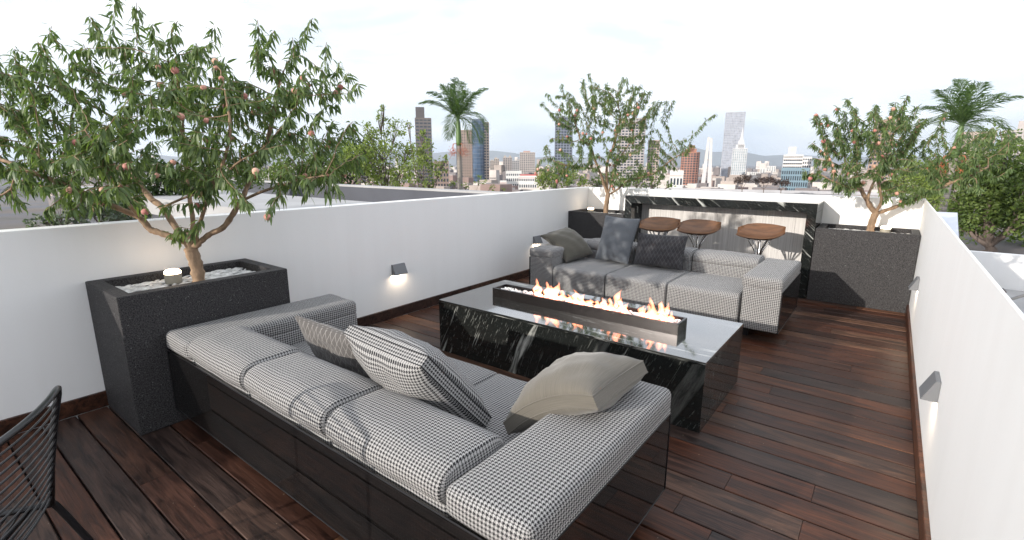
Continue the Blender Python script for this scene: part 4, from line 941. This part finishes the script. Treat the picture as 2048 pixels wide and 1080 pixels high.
# ================================================================ neighbouring roofs
M['concrete'] = simple('pale_render', (.36, .36, .365), .8, 0, .12, 1.5, .1)
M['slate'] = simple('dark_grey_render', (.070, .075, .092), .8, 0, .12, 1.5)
M['bluewhite'] = simple('blue_white_render', (.58, .61, .68), .75, 0, .06, 1)
t = thing('neighbour_roof', 'pale flat roof slab of the neighbour just outside the left wall', 'roof', (-6.5, 2.35, 0)); MB().box(-3.5, 2.61, -.50, .6, .95, 1.128).build('roof_slab', M['concrete'], t)
MB().box(-3.45, 2.6, -.45, .58, -1.78, .949).build('wall_body', M['slate'], t)
t = thing('neighbour_wall', 'dark slate grey neighbour wall beyond the left parapet', 'wall', (-9, 5.05, 0))
MB().box(-7, 5.11, -.08, .08, -1.79, 1.10).build('wall_body', M['slate'], t); MB().box(-7.02, 5.112, -.085, .085, 1.1005, 1.128).build('coping', M['concrete'], t)
t = thing('neighbour_roof', 'blue white roof slab just outside the right wall', 'roof', (.7, 10, 0)); V = [(-.35, 2.4, .6), (.35, 2.5, .6), (.047, -1.8, .6), (-.35, -1.8, .6)]
mesh('roof_slab', V+[(a, b, -1.78) for a, b, c in V], [(0, 3, 2, 1), (4, 5, 6, 7), (0, 1, 5, 4), (1, 2, 6, 5), (2, 3, 7, 6), (3, 0, 4, 7)], M['bluewhite'], t)
t = thing('neighbour_wall', 'white neighbour wall beyond the right parapet crossed by a diagonal shadow', 'wall', (4.5, 11.7, 0)); MB().box(-3.4, 6, -.07, .07, -1.79, 0).build('wall_body', M['wall'], t)
MB().box(-3.48, -3.404, -4.2, .07, -1.79, 0).build('side_wall', M['wall'], t)
t = thing('neighbour_terrace', 'lower grey neighbour terrace with brown deck strips outside the right wall', 'terrace', (4.5, 8.5, -.6)); MB().box(-3.39, 6, -3.5, 3.12, -1.17, 0).build('terrace_slab', M['concrete'], t)
for k in range(9):
    o = bpy.data.objects.new('deck_board', bm_); link(o, t); o.location = (-.3, .60+k*PITCH, .031) if k < 8 else (0, 0, 0); o.scale = (4.6, 1, 1)
    if k == 8: o.location = (-3.07, 2.96, .031); o.scale = (.62, 1, 1)
o = bpy.data.objects.new('deck_board', bm_); link(o, t); o.location = (-3.07, 2.96-PITCH, .031); o.scale = (.62, 1, 1)
t = thing('metal_railing', 'thin black metal rail standing on the lower neighbour terrace', 'railing', (1.8, 10.4, -.6))
MB().tube([(-.42, -.95, .17), (.45, .95, .17)], .022, 8).build('handrail', M['black_metal'], t)
for q in (0, 1): MB().tube([(-.40+.83*q, -.91+1.82*q, .001), (-.40+.83*q, -.91+1.82*q, .16)], .016, 8).build('post', M['black_metal'], t)
# ================================================================ ground
def ground_mat():
    m, tt, p = mat('town_ground'); v = pos(tt); a = noise(tt, v, .035, 6, .6); b = noise(tt, v, .35, 5, .6); c = noise(tt, v, .006, 4)
    col = mixc(tt, ramp(tt, a, [(.4, 0), (.6, 1)]), (.10, .11, .135), (.155, .125, .10)); col = mixc(tt, ramp(tt, b, [(.5, 0), (.7, .6)]), col, (.06, .075, .055)); col = mixc(tt, ramp(tt, c, [(.45, 0), (.6, .5)]), col, (.20, .20, .21))
    L(tt, col, p.inputs['Base Color']); p.inputs['Roughness'].default_value = .95; p.inputs['Specular IOR Level'].default_value = .1; return m
rings = [0, 20, 45, 60, 90, 130, 200, 300, 500, 900, 2000, 5000, 9000]; zs = [-1.8, -1.8, -1.95, -2.6, -6, -11, -16, -19, -21, -22, -23, -23, -23]; V = [(0, 0, -1.8)]; F = []; SG = 72
for rr_, z in zip(rings[1:], zs[1:]):
    for j in range(SG): V.append((rr_*math.cos(2*math.pi*j/SG), rr_*math.sin(2*math.pi*j/SG), z))
for j in range(SG): F.append((0, 1+j, 1+(j+1) % SG))
for i in range(len(rings)-2):
    for j in range(SG): a = 1+i*SG+j; b = 1+i*SG+(j+1) % SG; F.append((a, a+SG, b+SG, b))
struct(mesh('ground', V, F, ground_mat(), smooth=True))
# ================================================================ city
CM = {}
def cmat(col, rough=.7, metal=0):
    k = (col, rough)
    if k not in CM: CM[k] = simple('facade_%d' % len(CM), col, rough, metal, .12, .15)
    return CM[k]
GLASS = simple('window_glass_dark', (.035, .045, .06), .15, 0, .5, .35, spec=.8)
def rect(w, d): return [(-w/2, 0), (w/2, 0), (w/2, d), (-w/2, d)]
def oval(w, d, n=16): return [(w/2*math.copysign(abs(math.cos(q))**.75, math.cos(q)), d/2+d/2*math.copysign(abs(math.sin(q))**.75, math.sin(q))) for q in [2*math.pi*i/n-math.pi/2-math.pi/n for i in range(n)]]
def prism(m, fp, z0, z1, grow=0, top=1.0):
    cx = sum(p[0] for p in fp)/len(fp); cy = sum(p[1] for p in fp)/len(fp); n = len(fp); b = len(m.v); q = [(p[0]-cx, p[1]-cy) for p in fp]; mr = max(math.hypot(*p) for p in q); k = 1+grow/mr
    m.v += [(cx+x*k, cy+y_*k, z0) for x, y_ in q]+[(cx+x*k*top, cy+y_*k*top, z1) for x, y_ in q]
    for j in range(n): m.f.append((b+j, b+(j+1) % n, b+n+(j+1) % n, b+n+j))
    m.f.append(tuple(b+j for j in reversed(range(n)))); m.f.append(tuple(b+n+j for j in range(n)))
def building(label, D, depth, floors, cols, wall_c, glass=None, fp=None, cap=None, band=.42, pier=.4, z0=-23, extra=None, name='tower_block', top=1.0, yaw=0, group='city buildings on the skyline'):
    x, y_, w, h = D; t = thing(name, label, 'building', (x, y_, z0), -math.atan2(x, y_)+yaw, group); H = h-z0; fpp = fp(w, depth) if fp else rect(w, depth); mt = cmat(wall_c)
    m = MB(); prism(m, fpp, 0, H, 0, top); m.build('glass_core', glass or GLASS, t)
    fh = H/floors; m = MB()
    for k in range(floors):
        s = 1-(1-top)*k/floors; cz = k*fh; q = [(p[0]*s, depth/2+(p[1]-depth/2)*s) for p in fpp] if top < 1 else fpp; prism(m, q, cz, cz+fh*band, w*.02)
    q = [(p[0]*top, depth/2+(p[1]-depth/2)*top) for p in fpp]; prism(m, q, H-fh*.15, H+fh*.35, w*.025); o = m.build('floor_bands', mt, t); o['kind'] = 'stuff'
    if cols:
        m = MB(); n = len(fpp); per = sum(math.dist(fpp[i], fpp[(i+1) % n]) for i in range(n)); sp = w/cols; pw = sp*pier
        for i in range(n):
            a, b = fpp[i], fpp[(i+1) % n]; Ls = math.dist(a, b); k = max(1, round(Ls/sp)); dx, dy = (b[0]-a[0])/Ls, (b[1]-a[1])/Ls; nx, ny = dy, -dx
            for j in range(k+1):
                s = j*Ls/k; c0 = max(0, s-pw/2); c1 = min(Ls, s+pw/2); g_ = w*.012; bb = len(m.v)
                for z in (0, H):
                    tt_ = 1 if z == 0 else top
                    for ss, gg in ((c0, -g_), (c1, -g_), (c1, g_), (c0, g_)): X, Y_ = a[0]+dx*ss+nx*gg, a[1]+dy*ss+ny*gg; m.v.append((X*tt_, depth/2+(Y_-depth/2)*tt_, z))
                m.f += [(bb, bb+1, bb+5, bb+4), (bb+1, bb+2, bb+6, bb+5), (bb+2, bb+3, bb+7, bb+6), (bb+3, bb, bb+4, bb+7), (bb+4, bb+5, bb+6, bb+7)]
        o = m.build('wall_piers', mt, t); o['kind'] = 'stuff'
    for kind, *a in (cap or []):
        m = MB(); cy = depth/2
        if kind == 'box': fx, fw, fz = a[:3]; m.box(w*(fx-fw/2), w*(fx+fw/2), cy-depth*.3, cy+depth*.3, H, H+fz); m.build('roof_house', cmat(a[3]) if len(a) > 3 else mt, t)
        if kind == 'pyr':
            fx, fw, fz, c = a; q = w*fw/2; X = w*fx; m.v = [(X-q, cy-q, H), (X+q, cy-q, H), (X+q, cy+q, H), (X-q, cy+q, H), (X, cy, H+fz)]; m.f = [(0, 1, 4), (1, 2, 4), (2, 3, 4), (3, 0, 4)]; m.build('spire', cmat(c), t)
        if kind == 'gable':
            fz, c = a; q = w/2*1.04; m.v = [(-q, -.4, H), (q, -.4, H), (q, depth, H), (-q, depth, H), (-q*.86, cy, H+fz), (q*.86, cy, H+fz)]; m.f = [(0, 1, 5, 4), (1, 2, 5), (2, 3, 4, 5), (3, 0, 4)]; m.build('roof', cmat(c), t)
        if kind == 'mast': fx, fz = a; m.tube([(w*fx, cy, H), (w*fx, cy, H+fz)], [w*.03, w*.01], 6); m.build('mast', mt, t)
    return t
beige = (.40, .34, .29); cream = (.55, .50, .44); greyb = (.36, .35, .35); white = (.62, .61, .59)
building('dark stepped tower standing left of the first palm', B_DARK, 12, 22, 4, (.14, .12, .11), band=.5, pier=.18, name='dark_tower', cap=[('box', -.18, .55, 9.5, (.09, .08, .08))])
building('low brown block between the dark tower and the left palm', B_LOWBROWN, 8, 8, 5, (.26, .19, .16))
building('beige high rise behind the left palm trunk', B_BEIGE, 9, 22, 5, (.36, .27, .22), band=.5, pier=.5)
building('slim grey building behind the left palm trunk, left of the beige high rise', B_GREYSLIM, 8, 20, 3, (.26, .25, .27))
building('rounded blue glass tower right of the left palm', B_GLASS, 9, 20, 5, (.10, .13, .18), glass=simple('blue_curtain_wall', (.045, .085, .15), .12, 0, .7, .22, spec=.9), fp=oval, band=.14, pier=.10, name='glass_tower')
building('beige stone flank joined to the right side of the blue glass tower', B_GLASSSIDE, 8, 26, 2, (.38, .30, .25), band=.45, pier=.4)
building('leftmost pale twin apartment tower right of the glass tower', B_TWIN1, 8, 14, 2, beige, cap=[('pyr', 0, .7, 2.5, beige)])
building('second pale twin apartment tower right of the glass tower', B_TWIN2, 8, 14, 3, beige, cap=[('pyr', -.1, .7, 3, beige)])
building('twin topped apartment block with two small pyramids', B_TW3, 10, 14, 4, (.33, .29, .27), cap=[('pyr', -.28, .4, 4, beige), ('pyr', .28, .4, 4, beige)])
building('grey stepped apartment block between the twin topped and the wide block', B_STEP, 10, 12, 5, greyb, cap=[('box', .25, .5, 2.5)])
building('wide gridded apartment block with a reddish roof house', B_WIDE, 12, 17, 8, (.42, .37, .34), cap=[('box', -.05, .45, 2.5, (.40, .26, .22)), ('gable', 1.0, (.33, .2, .17))])
building('white classical building left of the red roofed house', B_CLASSIC, 8, 5, 7, white, band=.5)
building('long white house with bright red roof seen over the left wall', B_REDROOF, 7, 4, 9, white, band=.55, name='red_roofed_house', cap=[('gable', 2.1, (.42, .07, .055))])
building('small low house with dull red roof left of the white classical building', B_REDLOW, 4, 3, 3, white, name='small_house', cap=[('gable', 1.2, (.36, .08, .06))])
building('blue grey tower behind the left side of the far left peach tree', B_BLUE, 11, 28, 6, (.16, .18, .23), band=.3, pier=.3, name='grey_tower')
building('broad pale tower behind the crown of the far left peach tree', B_PALE, 14, 26, 8, (.36, .33, .32), band=.45, pier=.3)
building('pinkish tower behind the right side of the far left peach tree', B_PALE2, 9, 20, 4, (.42, .33, .29))
building('red brown tower with rounded shoulders right of the far left peach tree', B_BROWN, 12, 17, 8, (.34, .16, .11), fp=oval, band=.35, pier=.38, name='brown_tower', cap=[('box', .0, .62, 3.2, (.34, .16, .11)), ('box', .05, .3, 6, (.34, .16, .11))])
building('little white gabled house with an arched doorway beside the brown tower', B_ANGEL, 5, 2, 4, white, name='white_house', cap=[('gable', 1.6, (.30, .12, .08)), ('pyr', .35, .3, 3.5, white)])
building('very tall slab tower of pale lilac glass on the skyline', B_BIG, 16, 44, 12, (.40, .41, .45), glass=simple('lilac_curtain_wall', (.26, .29, .35), .3, 0, .4, .3), band=.30, pier=.22, name='slab_tower')
building('pale tower with a pointed open crown in front of the lilac slab tower', B_SPIRE, 11, 26, 7, (.52, .52, .53), glass=simple('pale_teal_glass', (.20, .27, .31), .3, 0, .3, .3), band=.35, pier=.4, name='spired_tower', cap=[('box', .0, .62, 4.0), ('box', .03, .42, 7.5), ('pyr', .03, .40, 20, (.50, .50, .52))])
# open two legged monument
x, y_, w, h = B_OBEL; t = thing('monument', 'pale split obelisk monument with two leaning legs', 'monument', (x, y_, -23), -math.atan2(x, y_))
for s in (-1, 1):
    m = MB(); H = h+23; m.v = [(s*.14*w, 0, 0), (s*w*.66, 0, 0), (s*w*.66, 3, 0), (s*.14*w, 3, 0), (s*.02*w, 1.0, H*(1 if s < 0 else .985)), (s*w*.26, 1.0, H*(1 if s < 0 else .985)), (s*w*.26, 2, H*.985), (s*.02*w, 2, H*.985)]
    m.f = [(0, 1, 5, 4), (1, 2, 6, 5), (2, 3, 7, 6), (3, 0, 4, 7), (4, 5, 6, 7)]; m.build('leg', cmat((.52, .50, .49)), t)
MB().box(-w*.22, w*.22, 1.0, 2.0, H*.62, H*.645).build('tie_bar', cmat((.3, .29, .28)), t); MB().box(-w*1.4, w*1.4, -2, 5, 0, 1.5).build('plinth', cmat((.52, .50, .49)), t)
for k, (d, f, c, l) in enumerate(((B_W1, 8, 3, 'tiny pale block right of the split obelisk'), (B_W2, 8, 5, 'first low white block right of the spired tower'), (B_W3, 10, 3, 'narrow white block third from the spired tower'), (B_W4, 11, 4, 'taller white block above the autumn trees'), (B_W5, 8, 4, 'small white block left of the white hotel'))):
    building(l, d, 12, f, c, white, group='distant white blocks')
building('white hotel with a block shaped roof tower', B_HOTEL, 11, 12, 9, (.62, .59, .56), band=.55, pier=.12, name='white_hotel', cap=[('box', -.1, .42, 6.6, (.52, .50, .48))])
building('smaller white block right of the white hotel', B_HOTEL2, 9, 10, 4, (.60, .58, .56))
building('low turquoise blue building in front of the white hotel', B_CYAN, 9, 6, 12, (.15, .23, .28), band=.3, name='blue_building', cap=[('box', -.3, .3, .8, (.10, .22, .30)), ('box', .3, .3, .8, (.10, .22, .30))])
building('brown tower behind the far right peach tree', B_BR2, 10, 20, 5, (.32, .22, .18), cap=[('box', 0, .6, 2)])
building('pinkish classical tower block behind the right palm', B_PINK, 11, 11, 7, (.44, .34, .31), band=.4, pier=.5, cap=[('box', .28, .4, 1.5)])
building('grey stepped tower at the right picture edge', B_GREYR, 12, 16, 8, (.36, .33, .32), cap=[('box', .05, .62, 6), ('box', .1, .36, 10)])
# viaduct
t = thing('rail_viaduct', 'long grey railway viaduct passing below the skyline towers', 'viaduct', (-62, 235, -23), R_(14)); m = MB()
MB().box(-52, 70, -4, 4, 11.0, 12.2).build('viaduct_deck', cmat((.22, .22, .24)), t); MB().box(-52, 70, -4.2, -3.9, 12.2, 13.4).build('parapet_rail', cmat((.40, .40, .42)), t)
for k in range(13): MB().box(-50+k*10, -48.2+k*10, -2, 2, 0, 10.99).build('pier', cmat((.30, .30, .31)), t)
# massed low houses
r = random.Random(77); cm_ = [simple('town_mass_%d' % i, c, .85, 0, .25, .08) for i, c in enumerate(((.34, .29, .26), (.50, .46, .43), (.17, .15, .15), (.24, .17, .15)))]
ms = [MB() for _ in cm_]
for i in range(2300):
    a = R_(r.uniform(-80, 40)); d = 180+1500*r.random()**1.7; s = r.uniform(5, 13); hh = r.uniform(3, 7)+d*.006*r.random()+(r.random() < .08)*r.uniform(4, 14)*d/700; X, Y_ = d*math.sin(a), d*math.cos(a); z0 = -23; k = r.choice((0, 0, 1, 1, 2, 2, 2, 3)) if d < 700 else r.choice((0, 1, 1, 2))
    q = s*r.uniform(.4, .8); ms[k].box(X-s/2, X+s/2, Y_-q/2, Y_+q/2, z0, z0+hh+4)
    if r.random() < .6: ms[2].box(X-s*.45, X+s*.45, Y_-q/2-.05, Y_-q/2+.05, z0+hh*.5+2, z0+hh*.5+3.2)
root = None
for k, m_ in enumerate(ms):
    o = mesh('low_houses', m_.v, m_.f, cm_[k]); tag(o, ['brownish low houses massed across the distant town', 'pale low houses massed across the distant town', 'dark roofs and sheds massed across the distant town', 'red roofed low houses massed across the distant town'][k], 'houses', None, 'stuff')
# ================================================================ far hills and the air
r = random.Random(4); V = []; F = []; N = 150; SL = [0, .35, .7, 1, .6, 0]
for i in range(N+1):
    a = 2*math.pi*i/N
    h = 190+150*math.sin(a*3+.9)+110*math.sin(a*7+2.1)+55*math.sin(a*17+1)+30*math.sin(a*31)+18*math.sin(a*53+2)
    h = max(60, h)*(1.0 if i % N else 1.0)
    for k, s in enumerate(SL): rr_ = 6600+k*380+120*math.sin(a*11+k); V.append((rr_*math.cos(a), rr_*math.sin(a), -24+h*.62*s+(25*math.sin(a*71+k*2) if 0 < k < 5 else 0)))
for i in range(N):
    for k in range(5): a = i*6+k; F.append((a, a+6, a+7, a+1))
struct(mesh('hills', V, F, simple('hill_woodland', (.10, .115, .11), .95, 0, .3, .002), smooth=True))
hm_ = bpy.data.materials.new('pale_air'); hm_.use_nodes = True; tt = hm_.node_tree; tt.nodes.clear(); out = nn(tt, 'ShaderNodeOutputMaterial'); pv = nn(tt, 'ShaderNodeVolumePrincipled')
pv.inputs['Color'].default_value = (.80, .88, 1, 1); pv.inputs['Density'].default_value = 1.3e-4; pv.inputs['Anisotropy'].default_value = .2; L(tt, pv.outputs[0], out.inputs['Volume'])
o = MB().box(-9300, 9300, -9300, 9300, -26, 420).build('haze', hm_); o['kind'] = 'stuff'
